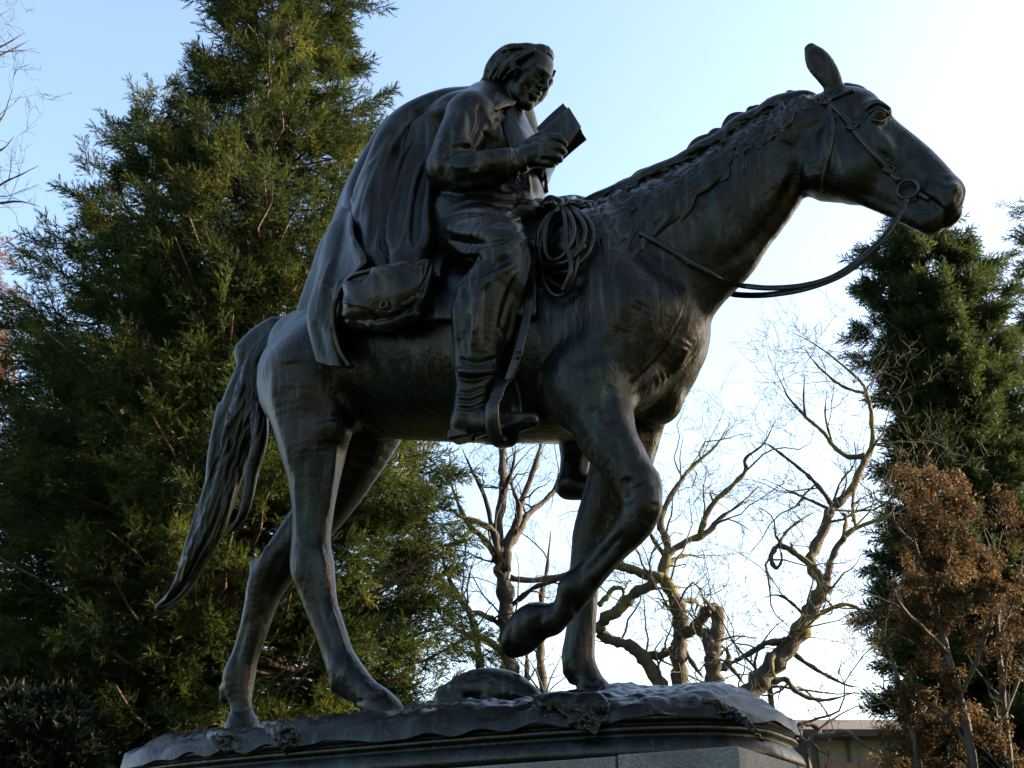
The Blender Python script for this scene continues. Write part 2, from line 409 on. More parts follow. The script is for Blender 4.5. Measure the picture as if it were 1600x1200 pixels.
# muscles, creases and tendons seen on the near side
k([(1078,455),(1068,505),(1040,552),(985,608)], 8, -12)
k([(1005,470),(985,505),(975,530)], 14, -9)
k([(1050,478)], 20, 9)
k([(1075,530),(1055,572),(1022,600)], 12, 8)
k([(880,565),(920,560),(955,540),(968,510)], 12, -9)
k([(905,590),(930,575),(960,560)], 16, 6)
k([(955,600),(948,630),(955,665)], 8, -8); k([(919,630),(936,668),(955,692),(972,720)], 7, -9)
k([(960,620),(980,680),(1000,728)], 10, 7); k([(935,640),(950,680),(968,708)], 8, 5)
k([(975,745),(985,765),(980,790)], 7, -8); k([(1022,760),(1024,790)], 8, 5); k([(1000,752),(1012,772)], 9, -4)
k([(975,830),(940,870),(905,905)], 5, -7); k([(990,842),(955,880),(925,912)], 6, 4)
k([(868,950),(850,960),(835,985),(832,1010)], 5, -5)
k([(1255,235),(1232,300),(1190,365),(1120,425)], 9, -11); k([(1225,262),(1180,340),(1110,400)], 14, 6)
k([(1278,185),(1268,230),(1272,275)], 10, -13); k([(1240,200),(1225,225)], 12, 6)
k([(1150,225),(1110,290),(1060,340)], 14, -5); k([(1190,215),(1160,270)], 12, 4)
k([(1100,330),(1040,380),(1010,430)], 18, -6); k([(1030,400),(1000,450)], 18, 5)
# face
k([(1356,176),(1364,186),(1376,189),(1388,183)], 2.2, -3); k([(1357,175),(1367,168),(1380,170),(1388,178)], 2.2, -5); k([(1360,179),(1366,174),(1376,173),(1384,178)], 1.6, 3)
k([(1357,180),(1372,192),(1388,190)], 3.5, 4); k([(1354,165),(1370,158),(1386,168)], 4, 5)
k([(1398,205),(1415,235),(1425,248)], 10, -7); k([(1408,212),(1412,226),(1404,240)], 4, 5)
k([(1352,215),(1375,240),(1395,250)], 5, -5); k([(1330,150),(1345,165)], 7, -5)
k([(1440,305),(1460,318),(1474,332),(1479,352)], 3.0, -10, False); k([(1452,300),(1472,316),(1484,336)], 5, 4)
k([(1478,275),(1484,300),(1483,322)], 5, -5); k([(1497,288),(1489,300),(1489,320)], 3, 5)
k([(1340,300),(1375,312),(1410,330)], 6, -4); k([(1300,210),(1290,250),(1305,290)], 5, -4)
k([(1320,270)], 26, 5)
for a, b, w, h_ in [((1350,230),(1405,285),6,3),((1425,265),(1448,292),5,-4),((1440,262),(1465,290),5,3)]: k([a, b], w, h_)
# hind quarter
k([(455,560),(455,620),(470,690)], 14, -6); k([(430,560),(428,620),(445,690),(462,750)], 10, 6)
k([(520,600),(545,640),(552,668)], 10, -8); k([(515,655),(520,690)], 14, 8); k([(500,690),(505,730),(500,770)], 9, -6)
k([(525,690),(518,750),(512,810)], 6, 7); k([(475,700),(474,760),(472,820)], 6, -6); k([(462,735),(464,790),(468,850)], 5, 6)
k([(495,850),(505,880),(508,915)], 7, 6); k([(478,860),(484,900)], 6, -6); k([(488,930),(505,975),(520,1020)], 4, -6); k([(515,945),(530,990),(542,1025)], 4, 5)
k([(530,1045),(545,1060)], 10, 4); k([(560,1062),(585,1085)], 5, 4); k([(578,1092),(600,1085)], 4, -4)
k([(420,850),(408,880),(402,905)], 5, 5); k([(440,860),(425,900),(412,940)], 6, -6); k([(388,960),(376,1005),(364,1045)], 4, -6); k([(408,960),(398,1005),(388,1040)], 4, 5)
k([(910,850),(902,920),(894,1000)], 4, -6); k([(925,930),(922,1000)], 4, 4)
k([(600,640),(560,660)], 18, -5)
k([(566,1096),(580,1086),(594,1076)], 3, 5); k([(552,1098),(570,1094),(590,1082),(606,1090)], 2.4, -5); k([(362,1108),(377,1112),(392,1106)], 2.2, -5); k([(912,1066),(926,1072),(942,1064)], 2.4, -5); k([(848,952),(842,972),(846,996),(856,1004)], 3, -6); k([(800,975),(796,1000),(806,1022)], 3, -4); k([(790,1005),(800,1020),(815,1018)], 5, -7)
# short carved coat strokes
for i in range(150):
    u, v = random.uniform(960, 1230), random.uniform(250, 640)
    a = random.uniform(1.9, 2.7); L = random.uniform(15, 40)
    k([(u, v), (u + L * .5 * math.cos(a) + random.uniform(-3, 3), v + L * .5 * math.sin(a)), (u + L * math.cos(a), v + L * math.sin(a))], random.uniform(1.8, 3.2), random.uniform(-1.6, 1.2))
V = H.done(1)
HORSE_BV = bvh_of(V, Q)
horse = part('horse', V, Q, M_HORSE, statue)
print('horse', len(Q), time.time() - T0)

# mane
S = Sdf(0.005)
def onh(u, v, lift=0.006, y=0.0):
    h_ = hit(HORSE_BV, u, v, lift)
    return P(u, v, y) if h_ is None else h_
crest = catmull([(1268,143),(1240,152),(1212,160),(1190,176),(1158,188),(1136,211),(1100,228),(1078,241),(1046,258),(1018,268),(990,284),(955,299),(930,311),(905,325)], 5)
rm = random.Random(4)
def lock(path, r0, kk=0.006):
    pts = [onh(u, v) for u, v in path]
    n = len(pts)
    S.raw([(*p, r0 * mpp(p) * (0.55 + 0.9 * math.sin(math.pi * (0.12 + 0.80 * i / (n - 1)))) * (1 - 0.55 * i / (n - 1))) for i, p in enumerate(pts)], kk)
for i in range(0, len(crest) - 3, 2):
    a, b, d = crest[i], crest[i+2 if i + 2 < len(crest) else -1], crest[min(i+5, len(crest)-1)]
    w = rm.uniform(-3, 3)
    S.raw([(*P(a[0], a[1] + 12, 0), 9 * mpp(P(a[0], a[1], 0))), (*P(b[0], b[1] + 10 + w, -.01), 10 * .0021), (*P(d[0] - 4, d[1] + 13, -.015), 8 * .0021)], 0.05)
for i in range(80):
    t = (i + rm.random()) / 80 * (len(crest) - 10); a = crest[int(t)]
    nh = t / len(crest)
    L = rm.uniform(0.4, 1.55) * (28 + 120 * nh ** 0.8); ang = math.radians(rm.uniform(108, 160))
    wob = rm.choice([-1, 1]) * rm.uniform(4, 13); off = rm.uniform(0, 40) * (0.25 + nh); ph = rm.uniform(0, 6.3)
    p0 = np.array(a) + np.array([rm.uniform(-4, 4) - off * .4, 4 + off])
    dv = np.array([math.cos(ang), math.sin(ang)]); nv = np.array([-dv[1], dv[0]])
    lift = rm.uniform(0.0, 0.014)
    path = [p0 + dv * L * s_ + nv * wob * (math.sin(s_ * 5.5 + ph) - math.sin(ph)) for s_ in np.linspace(0, 1, 9)]
    for j in (-1, 0, 1):
        pts = [onh(*(q + nv * j * (5.5 * (1 - ii / 8) + 1.2)), lift=-0.006 + lift * math.sin(math.pi * (ii / 8) ** .8)) for ii, q in enumerate(path)]
        S.raw([(*p, 4.6 * mpp(p) * (0.5 + 0.8 * math.sin(math.pi * (0.1 + 0.8 * ii / 8))) * (1 - 0.5 * ii / 8)) for ii, p in enumerate(pts)], 0.003)
for i in range(34):
    t = (.12 + .72 * (i + rm.random()) / 34) * len(crest); a = crest[min(int(t), len(crest) - 1)]; nh = t / len(crest)
    off = rm.uniform(18, 62) * (.35 + nh); L = rm.uniform(34, 80) * (.5 + .7 * nh); ang = math.radians(rm.uniform(95, 165)); wob = rm.choice([-1, 1]) * rm.uniform(5, 12); ph = rm.uniform(0, 6.3)
    p0 = np.array(a) + np.array([-off * .45, 4 + off]); dv = np.array([math.cos(ang), math.sin(ang)]); nv = np.array([-dv[1], dv[0]])
    for j in (-1, 0, 1):
        pts = [onh(*(p0 + dv * L * s_ + nv * (wob * (math.sin(s_ * 5 + ph) - math.sin(ph)) + j * 5.5 * (1 - s_) + j)), lift=-.005 + .008 * math.sin(math.pi * s_)) for s_ in np.linspace(0, 1, 9)]
        S.raw([(*p, 4.4 * mpp(p) * (.5 + .8 * math.sin(math.pi * (.1 + .8 * ii / 8))) * (1 - .6 * ii / 8)) for ii, p in enumerate(pts)], .003)
V, Q = S.build(); V = relax(V, Q, 1)
H = Sculpt(V, Q)
for i in range(170):
    a = crest[rm.randrange(4, len(crest) - 3)]; ang = math.radians(rm.uniform(125, 160)); o = rm.uniform(4, 70)
    p0 = np.array(a) + np.array([-o * .4, o]); dv = np.array([math.cos(ang), math.sin(ang)]); L = rm.uniform(14, 40); nv = np.array([-dv[1], dv[0]])
    H.stroke([p0, p0 + dv * L * .5 + nv * rm.uniform(-4, 4), p0 + dv * L], rm.uniform(1.2, 2), -rm.uniform(2, 5))
for i in range(120):
    a = crest[rm.randrange(2, len(crest) - 3)]; ang = math.radians(rm.uniform(118, 168)); p0 = np.array(a) + np.array([rm.uniform(-3, 3), rm.uniform(2, 8)]); dv = np.array([math.cos(ang), math.sin(ang)]); L = rm.uniform(12, 30); nv = np.array([-dv[1], dv[0]])
    H.stroke([p0, p0 + dv * L * .5 + nv * rm.uniform(-4, 4), p0 + dv * L], rm.uniform(1.5, 2.6), rm.choice([-1, -1, 1]) * rm.uniform(4, 9))
V = H.done(0)
part('mane', V, Q, M_HAIR, horse)

# tail
S = Sdf(0.0065)
TL = catmull([(428,512),(396,528),(374,560),(357,600),(341,640),(333,680),(330,712),(318,760),(303,805),(287,858),(276,900),(262,932),(250,948)], 6)
TR = catmull([(440,520),(432,548),(418,590),(416,630),(410,668),(398,700),(384,735),(372,772),(356,820),(338,852),(314,892),(288,926),(252,949)], 6)
for s_, r_, yy in [(.27,.26,-.02),(.5,.29,-.04),(.72,.26,-.02),(.5,.27,.04),(.37,.22,.03),(.63,.23,.03)]:
    q = []
    for i in range(0, len(TL), 3):
        p = TL[i] * (1 - s_) + TR[i] * s_; w = np.linalg.norm(TR[i] - TL[i]); pp = P(p[0], p[1], yy * min(1, w / 60))
        q.append((*pp, max(2.0, r_ * w) * mpp(pp)))
    S.raw(q, 0.03)
S.chain([(404,640,-.05,15),(405,690,-.06,13),(394,735,-.05,11),(388,772,-.05,9),(378,806,-.05,7),(360,832,-.04,3)], 0.01)
S.chain([(352,640,-.03,14),(338,700,-.05,12),(330,745,-.05,9),(322,780,-.05,5)], 0.008)
S.chain([(430,512,0,18),(408,528,0,20),(392,552,0,26)], 0.03)
V, Q = S.build(); V = relax(V, Q, 1)
H = Sculpt(V, Q)
for i in range(150):
    s0 = rm.uniform(0.04, .96); s1 = min(.98, max(.02, s0 + rm.uniform(-.3, .3))); a0 = rm.randrange(0, len(TL) - 16); a1 = min(len(TL) - 1, a0 + rm.randrange(14, 40))
    ph = rm.uniform(0, 6)
    pts = []
    for q in np.linspace(a0, a1, 6).astype(int):
        w = (q - a0) / (a1 - a0); s_ = s0 * (1 - w) + s1 * w + .07 * math.sin(w * 6 + ph); s_ = min(.98, max(.02, s_))
        pts.append(TL[q] * (1 - s_) + TR[q] * s_)
    H.stroke(pts, rm.uniform(1.3, 2.4), -rm.uniform(2, 5) if i % 3 else rm.uniform(2, 4))
V = H.done(0)
part('tail', V, Q, M_HAIR, horse)
print('mane/tail', time.time() - T0)

# ------------------------------------------------------------------ rider
S = Sdf(0.0056)
c = S.chain
# torso and coat
c([(742,372,0,60),(762,320,0,58),(778,255,0,60),(772,205,0,54),(768,180,0,44)], k=.04, sy=1.30)
c([(800,300,-.03,46),(808,310,.05,44),(812,300,.10,38)], k=.03)
c([(790,230,-.08,40),(800,240,.06,42)], k=.04)
c([(738,184,-.20,43),(755,172,-.10,40),(775,165,.02,36),(792,172,.16,36)], k=.04)          # shoulders
c([(720,345,-.16,52),(765,338,-.14,48),(800,328,-.08,40)], k=.03)                             # coat skirt
# near arm
c([(734,192,-.215,40),(718,225,-.25,40),(703,262,-.275,38)], k=.025)
c([(703,262,-.275,37),(730,270,-.28,34),(765,264,-.275,29),(795,257,-.26,25)], k=.018)
c([(770,262,-.272,27),(797,257,-.262,26.5)], k=.006)
# far arm, reaching to the book
c([(800,190,.20,38),(815,240,.24,36),(830,270,.2,30)], k=.025)
c([(830,270,.2,30),(846,252,.06,24),(852,240,-.06,19)], k=.018)
# near leg
c([(728,378,-.15,58),(768,374,-.27,52),(788,394,-.335,41),(782,428,-.35,43),(758,475,-.365,50),(750,515,-.37,45),(746,555,-.37,38),(744,582,-.37,33)], k=.03)
c([(806,385,-.345,20),(804,410,-.35,21),(794,440,-.36,24)], k=.03)
c([(742,588,-.37,28),(738,620,-.37,27),(733,652,-.37,26)], k=.012)                           # boot shaft
c([(724,662,-.37,22),(760,660,-.375,23),(800,660,-.38,18),(832,657,-.385,12)], k=.02, sy=.9)
S.box(P(722, 680, -.37), np.array([.040, .034, .020]), None, .008, .006)
S.box(P(790, 674, -.383), np.array([.085, .030, .007]), np.array([[.985, 0, -.17], [0, 1, 0], [.17, 0, .985]]), .006, .006)
# far leg (mirror of the near one)
for pts in [[(728,378,-.15,58),(772,372,-.27,52),(797,392,-.335,42),(792,425,-.35,42),(765,475,-.365,47),(752,515,-.37,41),(746,555,-.37,35),(744,582,-.37,32)],
            [(742,588,-.37,28),(738,620,-.37,27),(733,652,-.37,26)], [(724,662,-.37,22),(760,660,-.375,23),(800,660,-.38,18),(832,657,-.385,12)]]:
    q = [];
    for u, v, y, r in pts:
        p = P(u, v, y); q.append((p[0], -p[1], p[2], r * mpp(p)))
    S.raw(q, .03)
# near hand round the book
c([(800,252,-.255,21),(822,246,-.24,21),(842,239,-.225,20)], k=.012, sy=.75)
c([(838,224,-.22,11),(856,218,-.232,9.5),(872,217,-.228,8.5),(881,224,-.212,7)], k=.006)
c([(842,234,-.225,11),(860,230,-.242,9.5),(873,232,-.235,8.5),(880,237,-.215,6.5)], k=.006)
c([(840,244,-.222,10.5),(857,243,-.24,9),(868,245,-.232,8),(874,249,-.214,6.5)], k=.006)
c([(834,252,-.22,9.5),(848,254,-.232,8),(858,256,-.226,7),(864,257,-.212,5.5)], k=.006)
c([(818,234,-.225,12),(836,220,-.2,10),(852,211,-.18,8.5),(864,206,-.165,7)], k=.008)
# far hand at the other cover
c([(852,240,-.06,16),(858,232,-.09,15)], k=.012)
for j, (du, dv) in enumerate([(6,-14),(10,-8),(12,-1),(9,6)]):
    c([(858,234,-.09,8),(858+du,234+dv,-.11,7),(857+du*.9,232+dv*1.2,-.135,5.5)], k=.006)
# head: built in its own axes (forward, left, up)
HC = P(827, 121, -.015); HS = 0.285
def head_axes(yaw, pitch, roll):
    f = np.array([math.cos(yaw) * math.cos(pitch), math.sin(yaw) * math.cos(pitch), -math.sin(pitch)])
    l = np.cross([0, 0, 1.0], f); l /= np.linalg.norm(l); u = np.cross(f, l)
    return f, l * math.cos(roll) + u * math.sin(roll), u * math.cos(roll) - l * math.sin(roll)
HF, HL, HU = head_axes(math.radians(-10), math.radians(33), math.radians(-6))
HR = np.stack([HF, HL, HU], 1)
def hp(f, l, u): return HC + HS * (HF * f + HL * l + HU * u)
def hc(pts, k_, sub=False, mir=False, T=None):
    T = T or S
    T.raw([(*hp(a, b, d), r * HS) for a, b, d, r in pts], k_ * HS, 1.0, sub)
    if mir: T.raw([(*hp(a, -b, d), r * HS) for a, b, d, r in pts], k_ * HS, 1.0, sub)
S.ell(hp(-.06, 0, .12), np.array([.37, .29, .36]) * HS, HR, .02)
S.ell(hp(.10, 0, -.10), np.array([.25, .235, .36]) * HS, HR, .02)
hc([(-.06, .19, -.16, .09), (.05, .17, -.33, .075), (.24, .05, -.44, .07)], .06, mir=True)
hc([(.27, -.03, -.43, .075), (.27, .03, -.43, .075)], .05)
hc([(.27, .17, .055, .05), (.345, .08, .07, .045), (.36, 0, .06, .045)], .05, mir=True)
hc([(.35, 0, .05, .035), (.42, 0, -.06, .042), (.47, 0, -.14, .05)], .035)
hc([(.40, .055, -.15, .038)], .02, mir=True)
hc([(.365, .125, -.01, .040)], .05, sub=True, mir=True)
hc([(.280, .12, -.012, .055)], .02, mir=True)
hc([(.340, .07, .012, .012), (.336, .13, .020, .013), (.305, .18, .005, .012)], .018, mir=True)
hc([(.332, .075, -.04, .010), (.328, .13, -.043, .010), (.302, .18, -.025, .010)], .02, mir=True)
hc([(.20, .17, -.10, .095)], .06, mir=True)
hc([(.18, .15, -.22, .10), (.20, .11, -.32, .08)], .08, mir=True)
hc([(.32, .08, -.245, .027), (.375, .03, -.235, .028), (.385, 0, -.24, .025)], .03, mir=True)
hc([(.32, .07, -.285, .027), (.365, 0, -.30, .036)], .03, mir=True)
hc([(.34, .10, -.265, .010), (.41, 0, -.268, .012)], .012, sub=True, mir=True)
hc([(.315, .12, -.15, .010), (.315, .13, -.22, .011), (.29, .13, -.28, .008)], .03, sub=True, mir=True)
hc([(-.05, .285, -.03, .06), (-.06, .29, -.12, .045)], .02, mir=True)
hc([(-.12, 0, -.12, .22), (-.16, 0, -.42, .22), (-.24, 0, -.66, .26)], .08)
V, Q = S.build(); V = relax(V, Q, 2)
H = Sculpt(V, Q, 1.6); k = H.stroke
# sleeve
k([(748,160),(752,190),(742,215),(736,232)], 4, -9); k([(735,158),(722,190),(712,220)], 7, 5)
k([(728,165),(735,195),(732,222)], 4, -5); k([(742,232),(722,232),(702,240),(690,252)], 4.5, -9); k([(738,225),(716,224),(698,230)], 4, 7)
k([(700,255),(720,262),(735,258)], 4, 6); k([(745,238),(740,252),(744,268)], 5, -7); k([(755,242),(768,248),(772,262)], 4, 5)
k([(690,215),(685,245),(690,275)], 6, 5); k([(712,285),(745,280),(785,272)], 6, -5); k([(735,240),(765,238),(793,234)], 4, 5)
k([(700,275),(715,290),(740,292)], 5, 4); k([(705,205),(700,228)], 4, -5); k([(796,233),(798,255),(796,280)], 2.5, 6, False)
# coat front
k([(770,165),(785,190),(795,215)], 4, -6); k([(756,175),(768,195),(775,222)], 6, 6); k([(765,185),(780,180),(795,190)], 5, 5); k([(748,200),(762,215),(760,235)], 4, -6)
k([(755,285),(790,290),(815,300)], 5, 6); k([(720,300),(755,300),(790,310),(820,308)], 5, -7); k([(700,325),(735,315),(770,318),(800,325)], 5, 6)
k([(695,340),(720,330),(750,328),(785,333),(810,338)], 3.5, -9); k([(815,232),(822,270),(830,310)], 4, 7); k([(812,262),(816,290)], 4, -6)
k([(705,352),(720,345),(745,342),(780,340),(806,345),(816,330)], 3, 6)
# trousers
k([(700,375),(735,382),(775,378),(812,368)], 5, -9); k([(690,352),(720,362),(760,362),(800,358)], 6, 6); k([(705,390),(745,395),(785,388),(815,382)], 4, 6)
k([(715,400),(750,408),(785,398)], 5, -9); k([(740,415),(770,402),(800,392)], 4, 6); k([(735,440),(765,420),(800,402)], 5, -8); k([(745,455),(775,432),(808,412)], 4, 6)
k([(722,430),(728,470),(722,510)], 5, -9); k([(708,440),(712,490),(715,540)], 5, 6); k([(826,385),(822,420),(810,460),(798,505),(786,550)], 4, 12)
k([(810,425),(795,465),(780,515)], 5, -6); k([(745,450),(740,500),(738,550)], 6, 5); k([(760,440),(758,490),(755,540)], 4, -5); k([(735,480),(730,520),(728,560)], 4, -5)
k([(708,575),(735,582),(765,580),(782,575)], 4, 8); k([(708,588),(738,592),(775,585)], 3.5, -9); k([(716,560),(745,568),(778,560)], 3.5, -6)
for i in range(34):
    u, v = random.uniform(705, 815), random.uniform(345, 570); a = random.uniform(-.5, .3) if v < 410 else random.uniform(1.4, 2.0); L = random.uniform(14, 36)
    k([(u, v), (u + L * .5 * math.cos(a) + random.uniform(-3, 3), v + L * .5 * math.sin(a)), (u + L * math.cos(a), v + L * math.sin(a))], random.uniform(2, 3.6), random.uniform(-4, 4))
# boot
for v in (610, 622, 634): k([(714, v + 3), (735, v + 5), (758, v - 4)], 3, -5); k([(714, v + 8), (735, v + 10), (758, v + 1)], 3, 3)
k([(722,676),(760,676),(800,673),(840,664)], 2.6, -6); k([(740,672),(740,688)], 2.5, -6); k([(790,648),(815,650),(838,650)], 3, 4)
# knuckles and creases of the hand
k([(846,222),(850,232),(848,244),(842,252)], 3, 3); k([(806,240),(808,255)], 3, -3); k([(850,226),(870,226)], 1.4, -3); k([(850,238),(868,238)], 1.4, -3); k([(846,249),(862,250)], 1.4, -3)
# face
k([(820,128),(826,140),(822,152)], 3, -3)
V = H.done(1)
RIDER_BV = bvh_of(V, Q)
rider = part('rider', V, Q, M_COAT, statue)
# hair swept back to the collar
S = Sdf(0.0038)
S.ell(hp(-.165, 0, .15), np.array([.365, .315, .335]) * HS, HR, .01)
rm = random.Random(12)
for i in range(30):
    a = -math.pi * .56 + (i + rm.uniform(-.3, .3)) / 29 * math.pi * 1.12
    l0 = math.sin(a) * .22; u0 = .42 + .04 * math.cos(a) - .14 * abs(math.sin(a)) ** 2; f0 = .13 * math.cos(a) ** 2 + .03
    side = math.sin(a)
    tipu = rm.uniform(-.34, -.22)
    pts = [(f0 + .02, l0, u0 - .055, .018), (f0 - .10, l0 * 1.12 + .02 * side + rm.uniform(-.02, .02), u0 + .03, .04), (-.30, side * .33 + rm.uniform(-.03, .03), .38 - .14 * abs(side), .06), (-.49, side * .33, .12, .065), (-.60 + .1 * abs(side), side * .34, -.10, .075), (-.60 + .12 * abs(side) + rm.uniform(-.04, .04), side * .32, tipu, .04)]
    hc(pts, .02, T=S)
for sgn in (-1, 1):
    for j in range(13):
        x = .03 - .042 * j; e = rm.uniform(-.06, .06); dn = -.22 - .008 * j + rm.uniform(-.08, .05); o_ = rm.uniform(-.02, .03)
        hc([(x + .10, sgn * .255, .30 - .012 * j, .022), (x + .03 + e * .4, sgn * (.315 + o_), .16, .036), (x - .04 - e * .5, sgn * (.335 + o_), .0, .042), (x - .04 + e, sgn * (.34 + o_ * 1.5), -.12, .04), (x - .09 + e * .4, sgn * (.34 + o_), dn, .022)], .012, T=S)
V, Q = S.build(); V = relax(V, Q, 1)
H = Sculpt(V, Q)
for i in range(60):
    a = rm.uniform(-.3, 2.6); cx, cy = rm.uniform(760, 868), rm.uniform(68, 135); L = rm.uniform(12, 34)
    dirv = np.array([-0.85, 0.2]) if cy < 88 else np.array([-0.45, 0.85])
    H.stroke([(cx, cy), (cx + dirv[0] * L * .5, cy + dirv[1] * L * .5 - 2), (cx + dirv[0] * L, cy + dirv[1] * L)], rm.uniform(1.2, 2.0), -rm.uniform(2, 4.5))
V = H.done(0)
part('hair', V, Q, M_HAIR, rider)

# collar: a turned-down band round the neck
def sheet(rows, nu=8, nv=8, thick=0.01, fold=None):
    """rows of control points (m), smoothed both ways, given thickness along the normal"""
    R = np.array([catmull(np.array(r, float), nu) for r in rows]); G = np.stack([catmull(R[:, j], nv) for j in range(R.shape[1])], 1)
    a, b = G.shape[:2]
    du = np.gradient(G, axis=1); dv = np.gradient(G, axis=0); n = np.cross(du, dv); n /= np.linalg.norm(n, axis=2, keepdims=True) + 1e-9
    if fold is not None:
        s_, t_ = np.meshgrid(np.linspace(0, 1, b), np.linspace(0, 1, a)); G = G + n * fold(s_, t_)[:, :, None]
        du = np.gradient(G, axis=1); dv = np.gradient(G, axis=0); n = np.cross(du, dv); n /= np.linalg.norm(n, axis=2, keepdims=True) + 1e-9
    top = (G + n * thick / 2).reshape(-1, 3); bot = (G - n * thick / 2).reshape(-1, 3); o = a * b; F = []
    for i in range(a - 1):
        for j in range(b - 1):
            q = (i * b + j, i * b + j + 1, (i + 1) * b + j + 1, (i + 1) * b + j); F.append(q); F.append(tuple(x + o for x in q[::-1]))
    loop = [j for j in range(b)] + [i * b + b - 1 for i in range(1, a)] + [(a - 1) * b + j for j in range(b - 2, -1, -1)] + [i * b for i in range(a - 2, 0, -1)]
    for x, y in zip(loop, loop[1:] + loop[:1]): F.append((y, x, x + o, y + o))
    return np.vstack([top, bot]), F, G
W = lambda *a: [P(*q) for q in a]
Vc, Fc, _ = sheet([W((806,160,-.10),(786,150,-.15),(764,136,-.11),(762,133,.02),(780,140,.12),(806,152,.13)),
                   W((800,164,-.115),(780,158,-.185),(757,142,-.14),(752,137,.02),(785,146,.15),(810,160,.15)),
                   W((784,172,-.13),(768,172,-.22),(748,152,-.17),(742,146,.02),(790,155,.17),(812,172,.16))], 6, 5, .012)
part('collar', Vc, Fc, M_COAT, rider)
Vc, Fc, _ = sheet([W((800,166,-.10),(806,186,-.11),(818,212,-.12),(826,235,-.12)), W((790,172,-.13),(796,194,-.15),(806,220,-.155),(816,244,-.15)), W((782,178,-.14),(786,200,-.165),(795,226,-.175),(806,250,-.165))], 6, 5, .012)
part('lapel', Vc, Fc, M_COAT, rider)
Vc, Fc, _ = sheet([W((812,176,.05),(822,196,.06),(836,225,.08),(850,262,.09),(855,300,.09)), W((816,178,.10),(826,200,.11),(842,230,.14),(852,264,.15),(852,304,.14))], 6, 5, .012)
part('lapel', Vc, Fc, M_COAT, rider)
# cape
def ridge(x): return np.abs(np.sin(x)) ** 0.8 * 2 - 1.1
def cfold(s, t):
    w = np.clip(t * 2.2, 0.10, 1)
    f = 0.034 * ridge(s * 17 - 2.4 * t + 0.7 * np.sin(t * 3) + 0.4) + 0.013 * np.sin(s * 39 - 2.2 * t) + 0.007 * np.sin(s * 11 + t * 9)
    return w * f * np.clip((1 - s) * 5, 0.15, 1)
rows = [W((742,142,-.19),(744,137,-.13),(746,136,-.05),(752,138,.05),(768,146,.14),(786,156,.20)),
        W((708,162,-.25),(690,146,-.18),(682,150,-.07),(700,158,.06),(735,168,.18),(765,175,.24)),
        W((704,206,-.19),(640,174,-.24),(616,186,-.10),(633,192,.06),(690,203,.22),(740,216,.28)),
        W((722,262,-.13),(620,214,-.29),(582,235,-.14),(592,242,.06),(650,252,.25),(715,262,.31)),
        W((722,325,-.13),(612,290,-.32),(551,292,-.20),(550,302,.05),(615,312,.27),(690,322,.33)),
        W((716,378,-.17),(614,355,-.36),(548,340,-.28),(528,368,.02),(585,376,.29),(670,384,.35)),
        W((694,412,-.28),(622,412,-.41),(560,410,-.36),(514,415,-.03),(570,436,.30),(650,446,.37)),
        W((690,440,-.36),(622,440,-.38),(562,440,-.34),(518,440,-.03),(572,460,.30),(650,470,.37))]
Vc, Fc, G = sheet(rows, 26, 18, .014, cfold)
Fc = np.array(Fc); H = Sculpt(Vc, Fc, 1.15); k = H.stroke
for px, w, d in [([(585,240),(562,285),(545,330)], 4, 8), ([(604,225),(584,262),(566,310),(560,350)], 3.5, -10), ([(644,190),(622,222),(600,262)], 3.5, -9), ([(690,200),(680,240),(676,300)], 4, -16), ([(684,230),(672,285),(668,345),(672,395)], 3.5, 12), ([(640,300),(632,345),(634,395)], 3, -12), ([(618,300),(606,350),(604,398)], 3, 9), ([(672,196),(660,230),(640,270),(624,332),(616,391)], 6, -26), ([(652,200),(630,235),(609,274),(588,340),(576,397)], 6, -22), ([(672,240),(662,275),(652,316),(648,391)], 5, -22), ([(622,205),(600,240),(577,292),(556,360)], 6, 10),
                 ([(640,215),(618,255),(598,310),(586,380)], 5, 12), ([(662,230),(648,270),(636,325),(630,392)], 5, 14), ([(690,170),(660,185),(630,205),(606,240)], 6, 8), ([(668,300),(664,340),(666,392)], 4, 12), ([(610,200),(586,236),(560,282)], 5, -8), ([(598,330),(596,365),(602,402)], 4, -12), ([(700,160),(672,168),(640,184)], 4, -8), ([(570,300),(556,345),(560,390)], 6, -10)]: k(px, w, d)
Vc = H.done(1)
cape = part('cape', Vc, Fc, M_COAT, rider)
# the cape's hanging corner behind the saddlebag
def dfold(s, t): return (0.010 + 0.026 * t) * np.sin(s * 15 + 2.6 * t + .5) + 0.010 * t * np.sin(s * 33 + 1.5 * t)
rows = [W((552,338,-.30),(545,330,-.28),(538,326,-.22),(538,330,-.12),(545,340,0)),
        W((556,372,-.40),(536,365,-.37),(517,362,-.27),(508,372,-.12),(512,385,0)),
        W((578,412,-.45),(540,410,-.42),(505,410,-.30),(494,420,-.12),(500,430,0)),
        W((548,448,-.44),(525,446,-.42),(497,450,-.32),(485,455,-.13),(492,462,0)),
        W((528,490,-.42),(510,492,-.41),(486,490,-.31),(478,485,-.14),(490,490,0)),
        W((534,540,-.40),(514,535,-.39),(490,520,-.29),(476,512,-.15),(492,510,-.02)),
        W((548,572,-.38),(524,572,-.37),(496,552,-.29),(484,532,-.17),(496,525,-.03))]
Vc, Fc, G = sheet(rows, 18, 14, .014, dfold)
Fc = np.array(Fc); H = Sculpt(Vc, Fc); k = H.stroke
for px, w, d in [([(538,345),(528,400),(512,460),(500,530)], 5, -10), ([(552,370),(556,395),(572,412)], 3, 8), ([(520,400),(505,450),(495,500)], 4, 9), ([(545,420),(528,452),(518,500),(522,555)], 4, 10), ([(534,440),(520,470),(508,520)], 4, -10), ([(500,440),(520,452),(545,440)], 4, 9), ([(490,500),(500,525),(510,560)], 4, -9)]: k(px, w, d)
Vc = H.done(1)
part('cape_corner', Vc, Fc, M_COAT, rider)
